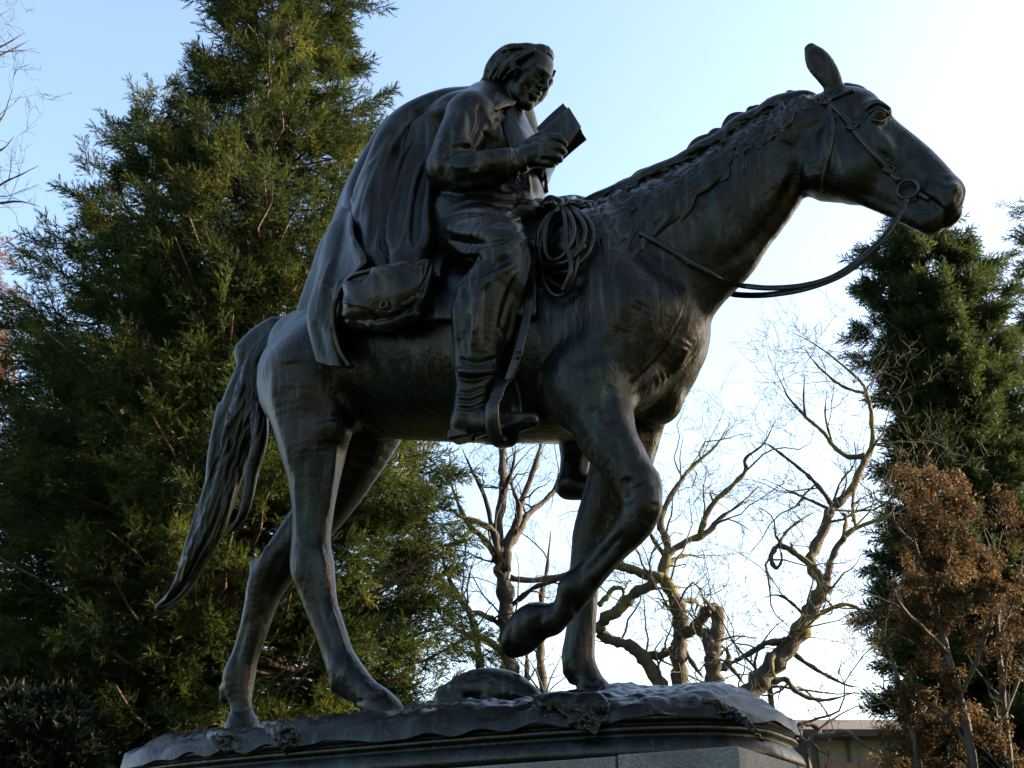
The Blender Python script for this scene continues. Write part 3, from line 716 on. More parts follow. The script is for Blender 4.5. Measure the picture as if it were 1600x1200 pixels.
print('rider', time.time() - T0)

# ------------------------------------------------------------------ tack and gear of the statue
def hitn(bv, u, v, lift=0.0):
    d = ray(u, v); r = bv.ray_cast(Vector(CAM), Vector(d))
    if r[0] is None: return None, None
    n = np.array(r[1]); n = n if n @ d < 0 else -n
    return np.array(r[0]) + n * lift, n
def strap(px, hw, th=0.006, bv=None, lift=0.004, n=8, sub=5):
    bv = bv or HORSE_BV; pts, nr = [], []
    for u, v in catmull(px, sub):
        p, nn = hitn(bv, u, v, lift)
        if p is not None: pts.append(p); nr.append(nn)
    pts = np.array(pts); r = hw * mpp(pts[len(pts) // 2])
    for _ in range(2): pts[1:-1] = (pts[:-2] + 2 * pts[1:-1] + pts[2:]) / 4
    return tube(pts, r, n, flat=th / r, nrm=nr)
def ring(px, r, rt, lift=0.02, bv=None, n=20):
    p, nn = hitn(bv or HORSE_BV, px[0], px[1], lift); m = mpp(p); a = np.cross(nn, [0, 0, 1]); a /= np.linalg.norm(a); b = np.cross(nn, a)
    an = np.arange(n) * 2 * math.pi / n
    return tube(np.array([p + m * r * (a * math.cos(t) + b * math.sin(t)) for t in an]), rt * m, 7, closed=True)
def buckle(px, r=6.5):
    p, nn = hitn(HORSE_BV, px[0], px[1], 0.008); m = mpp(p); a = np.array([.75, 0, -.66]); a -= nn * (a @ nn); a /= np.linalg.norm(a); b = np.cross(nn, a)
    return tube(np.array([p + m * r * (a * x + b * y) for x, y in [(-1,-.9),(0,-1),(1,-.9),(1.1,0),(1,.9),(0,1),(-1,.9),(-1.1,0)]]), 1.9 * m, 6, closed=True)
for px in ([(1357,181),(1365,173),(1376,171),(1388,180)], [(1357,181),(1366,189),(1378,189),(1388,181)], [(1352,172),(1362,163),(1376,161),(1390,171)]):
    V, F = strap(px, 2.4, .006, lift=.002); part('eyelid', V, F, M_HORSE, horse)
bridle_parts = dict(cheekpiece=[(1280,152),(1292,159),(1314,177),(1328,194),(1347,219),(1369,246),(1386,264),(1405,284)], browband=[(1293,158),(1308,152),(1322,146),(1334,142)],
                    throatlatch=[(1295,164),(1302,191),(1298,232),(1291,262),(1283,298)])
bridle = None
for nm, px in bridle_parts.items():
    V, F = strap(px, 5.0 if nm == 'cheekpiece' else 3.6, 0.0065)
    part(nm, V, F, M_GEAR, horse)
for px in [(1291,159),(1333,199),(1389,266)]:
    V, F = buckle(px); part('buckle', V, F, M_GEAR, horse)
V, F = ring((1420,300), 16, 3.2, .018); part('bit_ring', V, F, M_GEAR, horse)
V, F = strap([(1434,304),(1444,308),(1452,312)], 5, .008); part('bit', V, F, M_GEAR, horse)
# reins: flat straps hanging from the bit to the neck
def ribbon(pts, hw, th=0.005, face=(0, -1, 0.1)):
    c_ = catmull(pts, 6); n = np.tile(np.array(face, float), (len(c_), 1)); return tube(c_, hw, 8, flat=th / hw, nrm=n)
a = W((1416,312,-.095),(1408,330,-.10),(1392,356,-.11),(1372,380,-.13),(1340,408,-.15),(1300,433,-.17),(1255,446,-.18),(1205,450,-.185),(1165,447,-.185))
for u, v in [(1140,441),(1112,427),(1078,410),(1048,391),(1022,376),(1000,366)]: a.append(onh(u, v, .010))
V, F = ribbon(a, .0105); part('rein', V, F, M_GEAR, horse)
a = W((1400,334,.09),(1388,362,.095),(1360,394,.10),(1318,428,.11),(1262,450,.11),(1205,460,.11),(1160,461,.12),(1135,456,.14),(1100,440,.17))
V, F = ribbon(a, .0125); part('rein', V, F, M_GEAR, horse)
V, F = ring((1075,410), 3.2, 1.2, .012); part('rein_stud', V, F, M_GEAR, horse)

# saddle: skirt, seat and pommel
S = Sdf(0.010); c = S.chain
c([(690,425,0,44),(740,410,0,40),(800,385,0,36),(842,352,0,30)], k=.03, sy=2.2)
c([(836,345,0,20),(846,330,0,18)], k=.03, sy=1.5); c([(858,320,-.06,13),(872,320,-.02,13),(895,317,.02,13),(912,318,.06,11)], k=.012); c([(860,316,-.10,12),(880,322,-.11,12),(905,322,-.09,11)], k=.01)
V, Q = S.build(); V = relax(V, Q, 1); saddle = part('saddle', V, Q, M_GEAR, statue)
rows = [[onh(u, v, l_) for u in (560, 610, 660, 710, 760, 800)] for v, l_ in ((428, .03), (450, .035), (475, .035), (494, .032), (505, .028))]
V, F, _ = sheet(rows, 5, 4, .016); part('saddle_skirt', V, F, M_GEAR, saddle)
V, F, _ = sheet([[onh(u, v, .03) for u in (770, 800, 825, 842)] for v in (380, 420, 460, 500)], 5, 4, .014); part('saddle_fender', V, F, M_GEAR, saddle)
# saddlebag
S = Sdf(0.0055)
pc = P(598, 462, -.415); ex = P(655, 448, -.415) - P(540, 470, -.415); ex /= np.linalg.norm(ex); ey = np.array([0, 1.0, 0.12]); ey -= ex * (ey @ ex); ey /= np.linalg.norm(ey); ez = np.cross(ex, ey)
RB = np.stack([ex, ey, ez], 1); mb = mpp(pc)
S.box(pc, np.array([69 * mb, .066, 47 * mb]), RB, .055, .01)
S.chain([(545,505,-.40,10),(600,508,-.42,11),(650,494,-.40,9)], k=.03)
S.chain([(538,450,-.40,16),(532,492,-.40,16)], k=.03); S.chain([(665,418,-.40,14),(655,470,-.40,16)], k=.03)
V, Q = S.build(); V = relax(V, Q, 1); H = Sculpt(V, Q); k = H.stroke
k([(530,470),(575,482),(620,480),(660,462)], 4, 5); k([(530,498),(585,500),(640,484),(664,440),(674,412)], 2.5, -6, False); k([(545,440),(600,428),(650,424)], 6, -4)
k([(590,470),(570,482),(545,478)], 3, -4); k([(612,470),(630,484),(650,478)], 3, -4); k([(602,458),(602,440)], 4, -4)
for i in range(34): u, v = random.uniform(530, 665), random.uniform(415, 500); k([(u, v), (u + random.uniform(-14, 14), v + random.uniform(4, 12)), (u + random.uniform(-28, 28), v + random.uniform(8, 22))], random.uniform(2.5, 6), random.uniform(-6, 5))
V = H.done(1); BAG_BV = bvh_of(V, Q); bag = part('saddlebag', V, Q, M_GEAR, statue)
rows = [[hitn(BAG_BV, u, v, .008)[0] for u, v in row] for row in ([(545,424),(580,424),(620,418),(664,416)], [(542,440),(585,440),(625,436),(660,432)], [(540,460),(580,466),(620,464),(655,452)], [(540,474),(578,484),(604,492),(630,482),(652,468)][:4])]
rows = [[p if p is not None else pc for p in r_] for r_ in rows]
V, F, _ = sheet(rows, 5, 5, .010, lambda s, t: .006 * np.sin(s * 9 + t * 4) + .004 * np.sin(s * 21 - t * 7)); part('bag_flap', V, F, M_GEAR, bag)
V, F = ring((602,478), 6, 2.0, .010, BAG_BV); part('buckle', V, F, M_GEAR, bag)
V, F = strap([(524,512),(530,480),(533,452),(548,434),(580,424)], 3.5, .006, BAG_BV, .006); part('strap', V, F, M_GEAR, bag)

# coiled rope
rope = []; rm = random.Random(3)
def rp(u, v, l): return onh(u, v, l)
def rope_tube(px, lift, r=4.3, closed=False):
    c_ = catmull(list(px) + ([px[0]] if closed else []), 6)
    pts = np.array([rp(u, v, lift) for u, v in c_]); 
    for _ in range(4): pts[1:-1] = (pts[:-2] + 2 * pts[1:-1] + pts[2:]) / 4
    return tube(pts, r * .0021, 8)
loops = [([(884,334),(862,345),(846,372),(850,405),(872,425),(900,428),(924,405),(930,372),(914,345),(890,333)], .028),
         ([(884,334),(868,352),(858,384),(864,412),(885,422),(910,408),(921,375),(908,348),(888,334)], .040),
         ([(882,334),(862,352),(850,388),(848,425),(856,458),(872,472),(892,466),(905,445),(912,410),(906,372),(892,340)], .034),
         ([(886,334),(872,356),(870,390),(880,412),(898,408),(908,378),(900,350),(887,336)], .050),
         ([(890,336),(896,360),(900,392),(908,420),(908,440),(898,462)], .056),
         ([(848,385),(856,408),(880,418),(905,416),(922,396)], .046), ([(852,425),(868,448),(890,452),(905,444)], .03)]
for px, l in loops: rope.append(rope_tube(px, l))
for px in [[(862,338),(874,328),(890,328),(904,338)], [(868,332),(880,342),(896,340),(906,330)], [(880,326),(888,336),(886,348)], [(872,336),(868,322),(880,314),(892,322)]]: rope.append(rope_tube(px, .055, 5.2))
V, F = join(rope); part('rope_coil', V, F, M_GEAR, statue)
# stirrups and their leathers
for sgn, near in ((1, True), (-1, False)):
    def W2(*pp): return [p * np.array([1, sgn, 1]) for p in W(*pp)]
    cc = P(789, 645, -.385); pts = []
    for t in np.linspace(0, 2 * math.pi, 28, endpoint=False):
        w = .080 if math.cos(t) < 0 else .066 - .03 * math.cos(t) ** 3
        pts.append(cc + np.array([.012 * math.cos(t), math.sin(t) * w, .115 * math.cos(t)]))
    pts = np.array(pts) * np.array([1, sgn, 1]); cc2 = cc * np.array([1, sgn, 1]); nr = pts - cc2
    V, F = tube(pts, .027, 8, closed=True, flat=.2, nrm=nr); stirrup = part('stirrup', V, F, M_GEAR, statue)
    for dx in (0, 9):
        a = W2((826 + dx * .3, 468, -.36), (818 + dx * .4, 510, -.385), (806 + dx * .5, 555, -.395), (792 + dx * .4, 597, -.39))
        V, F = tube(catmull(a, 5), .0125, 8, flat=.35, nrm=np.tile([.2, -1.0 * sgn, 0], (16, 1))); part('stirrup_leather', V, F, M_GEAR, stirrup)
    a = W2((806,548,-.41),(818,546,-.41),(816,556,-.41),(804,558,-.41)); V, F = tube(np.array(a), .005, 6, closed=True); part('buckle', V, F, M_GEAR, stirrup)
# book
def slab(q, t):
    q = [np.array(p) for p in q]; t = np.array(t); V = np.array(q + [p + t for p in q]); return V, [(0,1,2,3),(7,6,5,4),(0,4,5,1),(1,5,6,2),(2,6,7,3),(3,7,4,0)]
c1 = W((844,207,-.205),(890,169,-.185),(908,198,-.19),(864,254,-.212)); c2 = W((838,200,-.150),(880,161,-.130),(916,217,-.135),(869,258,-.157))
nrm_b = np.cross(c1[1] - c1[0], c1[3] - c1[0]); nrm_b /= np.linalg.norm(nrm_b)
def fine_quad(q, bend, t, n=8):
    """a slightly bowed board given by its corners"""
    G = []
    for i in range(n + 1):
        for j in range(n + 1):
            a, b = i / n, j / n; p = (q[0] * (1 - a) + q[1] * a) * (1 - b) + (q[3] * (1 - a) + q[2] * a) * b
            G.append(p + nrm_b * bend * (math.sin(math.pi * a) + .4 * math.sin(2.3 * math.pi * b)))
    G = np.array(G); o = len(G); V = np.vstack([G, G + nrm_b * t]); F = []; m = n + 1
    for i in range(n):
        for j in range(n): f = (i * m + j, (i + 1) * m + j, (i + 1) * m + j + 1, i * m + j + 1); F.append(f); F.append(tuple(x + o for x in f[::-1]))
    lp = [j for j in range(m)] + [i * m + n for i in range(1, m)] + [n * m + j for j in range(n - 1, -1, -1)] + [i * m for i in range(n - 1, 0, -1)]
    for x, y in zip(lp, lp[1:] + lp[:1]): F.append((x, y, y + o, x + o))
    return V, F
pg1 = [c1[i] * .92 + c2[i] * .08 for i in range(4)]; pg2 = [c1[i] * .06 + c2[i] * .94 for i in range(4)]
ctr = sum(pg1) / 4; ctr2 = sum(pg2) / 4
pg1 = [ctr + (p - ctr) * .95 for p in pg1]; pg2 = [ctr2 + (p - ctr2) * .95 for p in pg2]
Vp = np.array(pg1 + pg2); Fp = [(0,1,2,3),(7,6,5,4),(0,4,5,1),(1,5,6,2),(2,6,7,3),(3,7,4,0)]
V, F = fine_quad(c1, .004, -.007); book = part('book', V, F, M_GEAR, statue, smooth=False)
V, F = fine_quad(c2, -.003, .007); part('cover', V, F, M_GEAR, book, smooth=False)
part('page_block', Vp, Fp, M_BASE, book, smooth=False)
print('gear', time.time() - T0)

# ------------------------------------------------------------------ bronze base of the statue and granite pedestal
BCX, BA, BB = 0.135, 1.28, 0.452
def outline(n, off=0.0):
    t = np.arange(n) * 2 * math.pi / n; e = 2 / 3.2
    x = np.sign(np.cos(t)) * np.abs(np.cos(t)) ** e * (BA + off); y = np.sign(np.sin(t)) * np.abs(np.sin(t)) ** e * (BB + off)
    return np.stack([BCX + x, y], 1)
prof = [(-.40, 1.994), (0, 1.994), (.004, 2.010), (-.004, 2.030), (-.022, 2.048), (-.030, 2.058), (-.018, 2.062), (-.012, 2.070), (-.018, 2.079), (-.034, 2.082), (-.036, 2.088), (-.020, 2.091), (-.014, 2.100), (-.020, 2.108), (-.05, 2.112), (-.30, 2.12)]
n = 220; rings = []
for off, z in prof:
    o_ = outline(n, off); rings.append(np.column_stack([o_, np.full(n, z)]))
V = np.concatenate(rings); F = []
for i in range(len(prof) - 1):
    for j in range(n): F.append((i * n + j, i * n + (j + 1) % n, (i + 1) * n + (j + 1) % n, (i + 1) * n + j))
part('base_moulding', V, F, M_BASE, statue)
# cast ground: rolling turf that spills over the rim
def vnoise(x, y, s):
    rng = np.random.default_rng(s); T = rng.random((64, 64)); xi = np.floor(x).astype(int); yi = np.floor(y).astype(int); fx = x - xi; fy = y - yi
    fx = fx * fx * (3 - 2 * fx); fy = fy * fy * (3 - 2 * fy); g = lambda a, b: T[a % 64, b % 64]
    return (g(xi, yi) * (1 - fx) + g(xi + 1, yi) * fx) * (1 - fy) + (g(xi, yi + 1) * (1 - fx) + g(xi + 1, yi + 1) * fx) * fy - .5
nr, na = 84, 560; rr = np.linspace(0, 1, nr) ** .8
ol = outline(na, -.004); G = BCX * np.array([1, 0]) + (ol[None] - np.array([BCX, 0])) * rr[:, None, None]
x, y = G[..., 0], G[..., 1]
edge = rr[:, None]
z = 2.250 + .20 * y + .030 * vnoise(x * 4, y * 4, 1) + .026 * vnoise(x * 9, y * 9, 2) + .024 * np.abs(vnoise(x * 18 + y * 5, y * 18, 3)) + .012 * vnoise(x * 42, y * 42, 7)
z = z - .04 * np.clip(x - .9, 0, 1) - .03 * np.clip(-x - 1.0, 0, 1)
fall = np.clip((edge - .80) / .20, 0, 1); z = z - fall ** 2.0 * (z - 2.118 - .05 * vnoise(x * 10, y * 10, 5))
z = np.where(edge > .995, 2.094 + .030 * vnoise(x * 11, y * 11, 6), z)
V = np.stack([x, y, z], -1).reshape(-1, 3); F = []
for i in range(nr - 1):
    for j in range(na): F.append((i * na + j, (i + 1) * na + j, (i + 1) * na + (j + 1) % na, i * na + (j + 1) % na))
Vq = V.copy(); Fq = np.array([f[::-1] for f in F])
H = Sculpt(Vq, Fq); rm = random.Random(21)
for i in range(420):
    u = rm.uniform(230, 1230); v = np.interp(u, [230, 420, 700, 1000, 1230], [1170, 1140, 1112, 1095, 1140]) + rm.uniform(-12, 26); a = rm.uniform(.3, 2.8); L = rm.uniform(8, 30)
    H.stroke([(u, v), (u + L * .5 * math.cos(a) + rm.uniform(-4, 4), v + L * .5 * math.sin(a)), (u + L * math.cos(a), v + L * math.sin(a))], rm.uniform(1.6, 4), rm.choice([-1, 1]) * rm.uniform(4, 11))
for i in range(260):
    u = rm.uniform(225, 1200); v = np.interp(u, [225, 420, 700, 900, 1100, 1200], [1180, 1160, 1128, 1114, 1112, 1140]) + rm.uniform(-14, 12); a = rm.gauss(1.6, .5); L = rm.uniform(10, 26)
    H.stroke([(u, v), (u + L * .5 * math.cos(a) + rm.uniform(-4, 4), v + L * .5 * math.sin(a)), (u + L * math.cos(a), v + L * math.sin(a))], rm.uniform(1.4, 3.6), rm.choice([-1, 1]) * rm.uniform(4, 10))
Vq = H.done(0)
part('cast_ground', Vq, Fq, M_BASE, statue)
GROUND_BV = bvh_of(Vq, Fq)
# cast rocks and leaf clumps
S = Sdf(0.006); c = S.chain
c([(700,1092,.12,22),(745,1078,.12,32),(790,1082,.12,34),(828,1092,.12,20)], k=.02); c([(700,1100,.1,20),(722,1102,.08,16)], k=.02)
c([(772,1088,-.02,13),(800,1092,-.02,10)], k=.012, sub=True)
V, Q = S.build(); V = relax(V, Q, 1); H = Sculpt(V, Q)
for i in range(30): u, v = random.uniform(690, 840), random.uniform(1050, 1100); H.stroke([(u, v), (u + random.uniform(-18, 18), v + random.uniform(-10, 10)), (u + random.uniform(-30, 30), v + random.uniform(-12, 12))], random.uniform(2, 5), random.uniform(-7, 6))
V = H.done(1); part('cast_rock', V, Q, M_BASE, statue)
rm = random.Random(8)
def clump(paths, nst=40, fan=1.0, kk=.02):
    """turf or leaves spilling over the rim, with carved veins"""
    S = Sdf(0.006)
    for path, w in paths:
        q = []
        for i, (u, v) in enumerate(path):
            p, _ = hitn(GROUND_BV, u, v, .000)
            if p is None or p[1] > -.05: p = P(u, v, -BB + .014)
            q.append((*p, w[i] * mpp(p)))
        S.raw(q, kk, .5)
    V, Q = S.build(); V = relax(V, Q, 1); H = Sculpt(V, Q)
    for path, w in paths:
        c_ = catmull(path, 6); n = len(c_)
        for i in range(nst):
            k_ = rm.randrange(0, n - 1); a = np.array(c_[k_]) + np.array([rm.uniform(-6, 6), rm.uniform(-4, 4)]); d = np.array(c_[min(n - 1, k_ + 3)]) - a; d = d / (np.linalg.norm(d) + 1e-6); nv = np.array([-d[1], d[0]]) * rm.choice([-1, 1]); L = rm.uniform(.6, 1.4) * np.interp(k_ / n, np.linspace(0, 1, len(w)), w)
            H.stroke([a, a + (d * .7 + nv * .6 * fan) * L * .5, a + (d * .9 + nv * 1.0 * fan) * L], rm.uniform(1.0, 1.9), rm.choice([-8, -6, 5]))
    part('cast_leaf_clump', H.done(0), Q, M_BASE, statue)
clump([([(858,1097),(868,1104),(878,1116),(884,1126)], [14, 17, 13, 5]), ([(884,1096),(894,1106),(902,1120),(908,1136)], [15, 18, 15, 5]), ([(914,1096),(924,1106),(928,1122),(930,1144)], [14, 17, 14, 5]), ([(936,1098),(942,1108),(944,1120)], [12, 12, 5]), ([(840,1100),(846,1108),(850,1116)], [11, 12, 5])], 60, 1.0, .035)
clump([([(330,1150),(345,1158),(356,1170)], [10, 12, 5]), ([(352,1150),(366,1158),(374,1168)], [10, 12, 5])], 40, 1.0, .03)
clump([([(415,1136),(434,1146),(446,1160),(450,1176)], [11, 14, 12, 6]), ([(440,1136),(456,1150),(462,1164)], [10, 11, 5])], 50, 1.0, .03)
clump([([(1122,1100),(1146,1112),(1170,1132),(1192,1158)], [7, 8, 7, 3]), ([(1100,1096),(1124,1108),(1146,1124)], [7, 8, 4])], 50, .6, .02)

def granite():
    m, n, l, b = mat('granite')
    tc = N(n, 'ShaderNodeTexCoord'); n1 = N(n, 'ShaderNodeTexNoise', Scale=210.0, Detail=3.0, Roughness=0.7); l.new(tc.outputs['Object'], n1.inputs['Vector'])
    v = N(n, 'ShaderNodeTexVoronoi', Scale=160.0); l.new(tc.outputs['Object'], v.inputs['Vector'])
    n2 = N(n, 'ShaderNodeTexNoise', Scale=3.0, Detail=6.0); l.new(tc.outputs['Object'], n2.inputs['Vector'])
    r = ramp(n, [(0.32, (0.04, 0.04, 0.043)), (0.5, (0.16, 0.158, 0.155)), (0.64, (0.24, 0.235, 0.23))]); l.new(n1.outputs[0], r.inputs[0])
    mx = N(n, 'ShaderNodeMix', data_type='RGBA', blend_type='MULTIPLY'); mx.inputs[0].default_value = .35; l.new(r.outputs[0], mx.inputs[6]); l.new(v.outputs['Distance'], mx.inputs[7])
    st = ramp(n, [(0.38, (0.45, 0.46, 0.42)), (0.62, (1, 1, 1))]); l.new(n2.outputs[0], st.inputs[0])
    m2 = N(n, 'ShaderNodeMix', data_type='RGBA', blend_type='MULTIPLY'); m2.inputs[0].default_value = 1; l.new(mx.outputs[2], m2.inputs[6]); l.new(st.outputs[0], m2.inputs[7])
    l.new(m2.outputs[2], b.inputs['Base Color']); b.inputs['Roughness'].default_value = .8
    bp = N(n, 'ShaderNodeBump', Strength=.3, Distance=.002); l.new(n1.outputs[0], bp.inputs['Height']); l.new(bp.outputs[0], b.inputs['Normal'])
    return m
M_GRAN = granite()
def bevel_box(x0, x1, y0, y1, z0, z1, bv=.006):
    bm = bmesh.new(); bmesh.ops.create_cube(bm, size=1)
    for v in bm.verts: v.co = ((x0 + x1) / 2 + v.co.x * (x1 - x0), (y0 + y1) / 2 + v.co.y * (y1 - y0), (z0 + z1) / 2 + v.co.z * (z1 - z0))
    bmesh.ops.bevel(bm, geom=bm.edges[:], offset=bv, segments=2, affect='EDGES', profile=.5)
    return bm
def bm_obj(name, bm, m, parent=None, smooth=False, **kw):
    me = bpy.data.meshes.new(name); bm.to_mesh(me); bm.free(); me.materials.append(m)
    if smooth: set_smooth(me)
    return obj(name, me, parent, **kw)
ped = empty('pedestal', label='grey granite block pedestal carrying the bronze statue', category='pedestal')
PX0, PX1, PY = -1.264, 1.434, .48
for x0, x1 in ((PX0, -.923), (1.096, PX1)):
    for y0, y1 in ((-PY, -.02), (.02 - .017, PY)):
        for z0, z1 in ((.30, .86), (.863, 1.42), (1.423, 1.99)): bm_obj('granite_block', bevel_box(x0, x1, y0, y1, z0, z1, .004), M_GRAN, ped)
for z0, z1 in ((.30, .62), (1.90, 1.987)): bm_obj('granite_block', bevel_box(-.918, 1.088, -PY + .004, PY - .004, z0, z1, .004), M_GRAN, ped)
bm_obj('granite_block', bevel_box(-.918, 1.088, -PY + .045, PY - .045, .623, 1.897, .004), M_GRAN, ped)
bm_obj('granite_block', bevel_box(PX0 - .25, PX1 + .25, -PY - .25, PY + .25, -.05, .15, .01), M_GRAN, ped)
bm_obj('granite_block', bevel_box(PX0 - .1, PX1 + .1, -PY - .1, PY + .1, .153, .297, .01), M_GRAN, ped)
print('base', time.time() - T0)

# ------------------------------------------------------------------ ground, building
def leaf_mat(name, cols, scale=1.4, transl=0.42, rough=0.6, spec=0.12):
    m, n, l, b = mat(name)
    gp = N(n, 'ShaderNodeNewGeometry'); n1 = N(n, 'ShaderNodeTexNoise', Scale=scale, Detail=8.0, Roughness=0.75); l.new(gp.outputs['Position'], n1.inputs['Vector'])
    oi = N(n, 'ShaderNodeObjectInfo'); mr = N(n, 'ShaderNodeMapRange'); mr.inputs[3].default_value = -.09; mr.inputs[4].default_value = .09; l.new(oi.outputs['Random'], mr.inputs[0])
    ad = N(n, 'ShaderNodeMath', operation='ADD'); l.new(n1.outputs[0], ad.inputs[0]); l.new(mr.outputs[0], ad.inputs[1])
    r = ramp(n, cols); l.new(ad.outputs[0], r.inputs[0]); l.new(r.outputs[0], b.inputs['Base Color']); b.inputs['Roughness'].default_value = rough
    b.inputs['Specular IOR Level'].default_value = spec
    t = N(n, 'ShaderNodeBsdfTranslucent'); hs = N(n, 'ShaderNodeHueSaturation'); hs.inputs['Value'].default_value = 1.7; hs.inputs['Hue'].default_value = .485; l.new(r.outputs[0], hs.inputs['Color']); l.new(hs.outputs[0], t.inputs['Color'])
    mx = N(n, 'ShaderNodeMixShader'); mx.inputs[0].default_value = transl; l.new(b.outputs[0], mx.inputs[1]); l.new(t.outputs[0], mx.inputs[2]); l.new(mx.outputs[0], n['Material Output'].inputs['Surface'])
    return m
def bark_mat(name, a, b_, moss=None):
    m, n, l, b = mat(name)
    tc = N(n, 'ShaderNodeTexCoord'); mp = N(n, 'ShaderNodeMapping'); mp.inputs['Scale'].default_value = (1, 1, .25); l.new(tc.outputs['Object'], mp.inputs['Vector'])
    n1 = N(n, 'ShaderNodeTexNoise', Scale=22.0, Detail=6.0, Roughness=.7); l.new(mp.outputs[0], n1.inputs['Vector'])
    r = ramp(n, [(.35, a), (.65, b_)]); l.new(n1.outputs[0], r.inputs[0]); out = r.outputs[0]
    if moss:
        n2 = N(n, 'ShaderNodeTexNoise', Scale=1.6, Detail=5.0); l.new(tc.outputs['Object'], n2.inputs['Vector']); rm_ = ramp(n, [(.46, (0, 0, 0)), (.58, (1, 1, 1))]); l.new(n2.outputs[0], rm_.inputs[0])
        mx = N(n, 'ShaderNodeMix', data_type='RGBA'); l.new(rm_.outputs[0], mx.inputs[0]); l.new(out, mx.inputs[6]); mx.inputs[7].default_value = (*moss, 1); out = mx.outputs[2]
    l.new(out, b.inputs['Base Color']); b.inputs['Roughness'].default_value = .9
    bp = N(n, 'ShaderNodeBump', Strength=.7, Distance=.03); l.new(n1.outputs[0], bp.inputs['Height']); l.new(bp.outputs[0], b.inputs['Normal'])
    return m
M_GREEN = leaf_mat('conifer_foliage', [(.30, (.004, .009, .002)), (.47, (.010, .019, .004)), (.60, (.032, .045, .008)), (.76, (.105, .090, .016))])
M_GREEN2 = leaf_mat('dense_conifer_foliage', [(.30, (.008, .015, .005)), (.55, (.020, .034, .009)), (.75, (.050, .064, .015))], 2.0)
M_BROWN = leaf_mat('withered_leaves', [(.30, (.018, .013, .006)), (.50, (.058, .038, .013)), (.72, (.110, .072, .024))], 2.2)
M_LAUREL = leaf_mat('laurel_leaves', [(.30, (.0015, .0035, .0015)), (.55, (.003, .007, .0025)), (.75, (.006, .011, .0035))], 3.0, .1, .6, .2)
M_RED = leaf_mat('rusty_foliage', [(.30, (.06, .032, .014)), (.55, (.13, .066, .025)), (.75, (.12, .09, .03))], 2.0)
M_BARK = bark_mat('grey_bark', (.016, .013, .011), (.048, .038, .029)); M_MOSS = bark_mat('mossy_bark', (.018, .014, .010), (.055, .042, .026), (.080, .070, .013)); M_RBARK = bark_mat('red_bark', (.030, .018, .012), (.085, .050, .032)); M_PALE = bark_mat('pale_bark', (.022, .018, .013), (.065, .053, .038))
def grass_ground():
    m, n, l, b = mat('lawn')
    tc = N(n, 'ShaderNodeTexCoord'); n1 = N(n, 'ShaderNodeTexNoise', Scale=1.2, Detail=9.0, Roughness=.75); l.new(tc.outputs['Object'], n1.inputs['Vector'])
    r = ramp(n, [(.3, (.030, .045, .014)), (.55, (.055, .080, .022)), (.75, (.090, .095, .035))]); l.new(n1.outputs[0], r.inputs[0]); l.new(r.outputs[0], b.inputs['Base Color']); b.inputs['Roughness'].default_value = .95
    return m
g = 24; xs = np.linspace(-1, 1, g + 1); xs = np.sign(xs) * np.abs(xs) ** 3 * 1500
V = np.array([(x, y, 0.0) for x in xs for y in xs]); F = np.array([(i * (g + 1) + j, (i + 1) * (g + 1) + j, (i + 1) * (g + 1) + j + 1, i * (g + 1) + j + 1) for i in range(g) for j in range(g)])
obj('ground', mesh_np('ground', V, F, grass_ground(), False), None, kind='structure')

# ------------------------------------------------------------------ foliage
def blades(P0, A, L, Wd, rng):
    """one slim triangle per blade: base points P0, directions A, lengths, widths"""
    n = len(P0); r = rng.normal(size=(n, 3)); s = np.cross(A, r); s /= np.linalg.norm(s, axis=1, keepdims=True) + 1e-9
    m = P0 + A * (L * .35)[:, None]
    V = np.stack([m - s * (Wd / 2)[:, None], m + s * (Wd / 2)[:, None], P0 + A * L[:, None]], 1)
    V[:, :2] -= (A * (L * .30)[:, None])[:, None]
    return V.reshape(-1, 3)
def unit(a): return a / (np.linalg.norm(a, axis=-1, keepdims=True) + 1e-9)
def tufts(C, D_, size, nb, L, Wd, rng, spread=.9):
    """plumes of blades: centres C, axes D_, plume length size"""
    n = len(C); t = rng.random((n, nb)); rd = unit(rng.normal(size=(n, nb, 3))); ax = D_[:, None]
    A = unit(ax * (1.0 + 0 * t[..., None]) + rd * spread * (.45 + .55 * rng.random((n, nb, 1))))
    P0 = C[:, None] + ax * (t * size[:, None])[..., None] + rd * (.13 * size[:, None] * (1 - t * .6))[..., None]
    Lb = L * (.6 + .7 * rng.random((n, nb))) * (1 - .35 * t)
    return blades(P0.reshape(-1, 3), A.reshape(-1, 3), Lb.ravel(), np.full(n * nb, Wd) * (.7 + .6 * rng.random(n * nb)), rng)
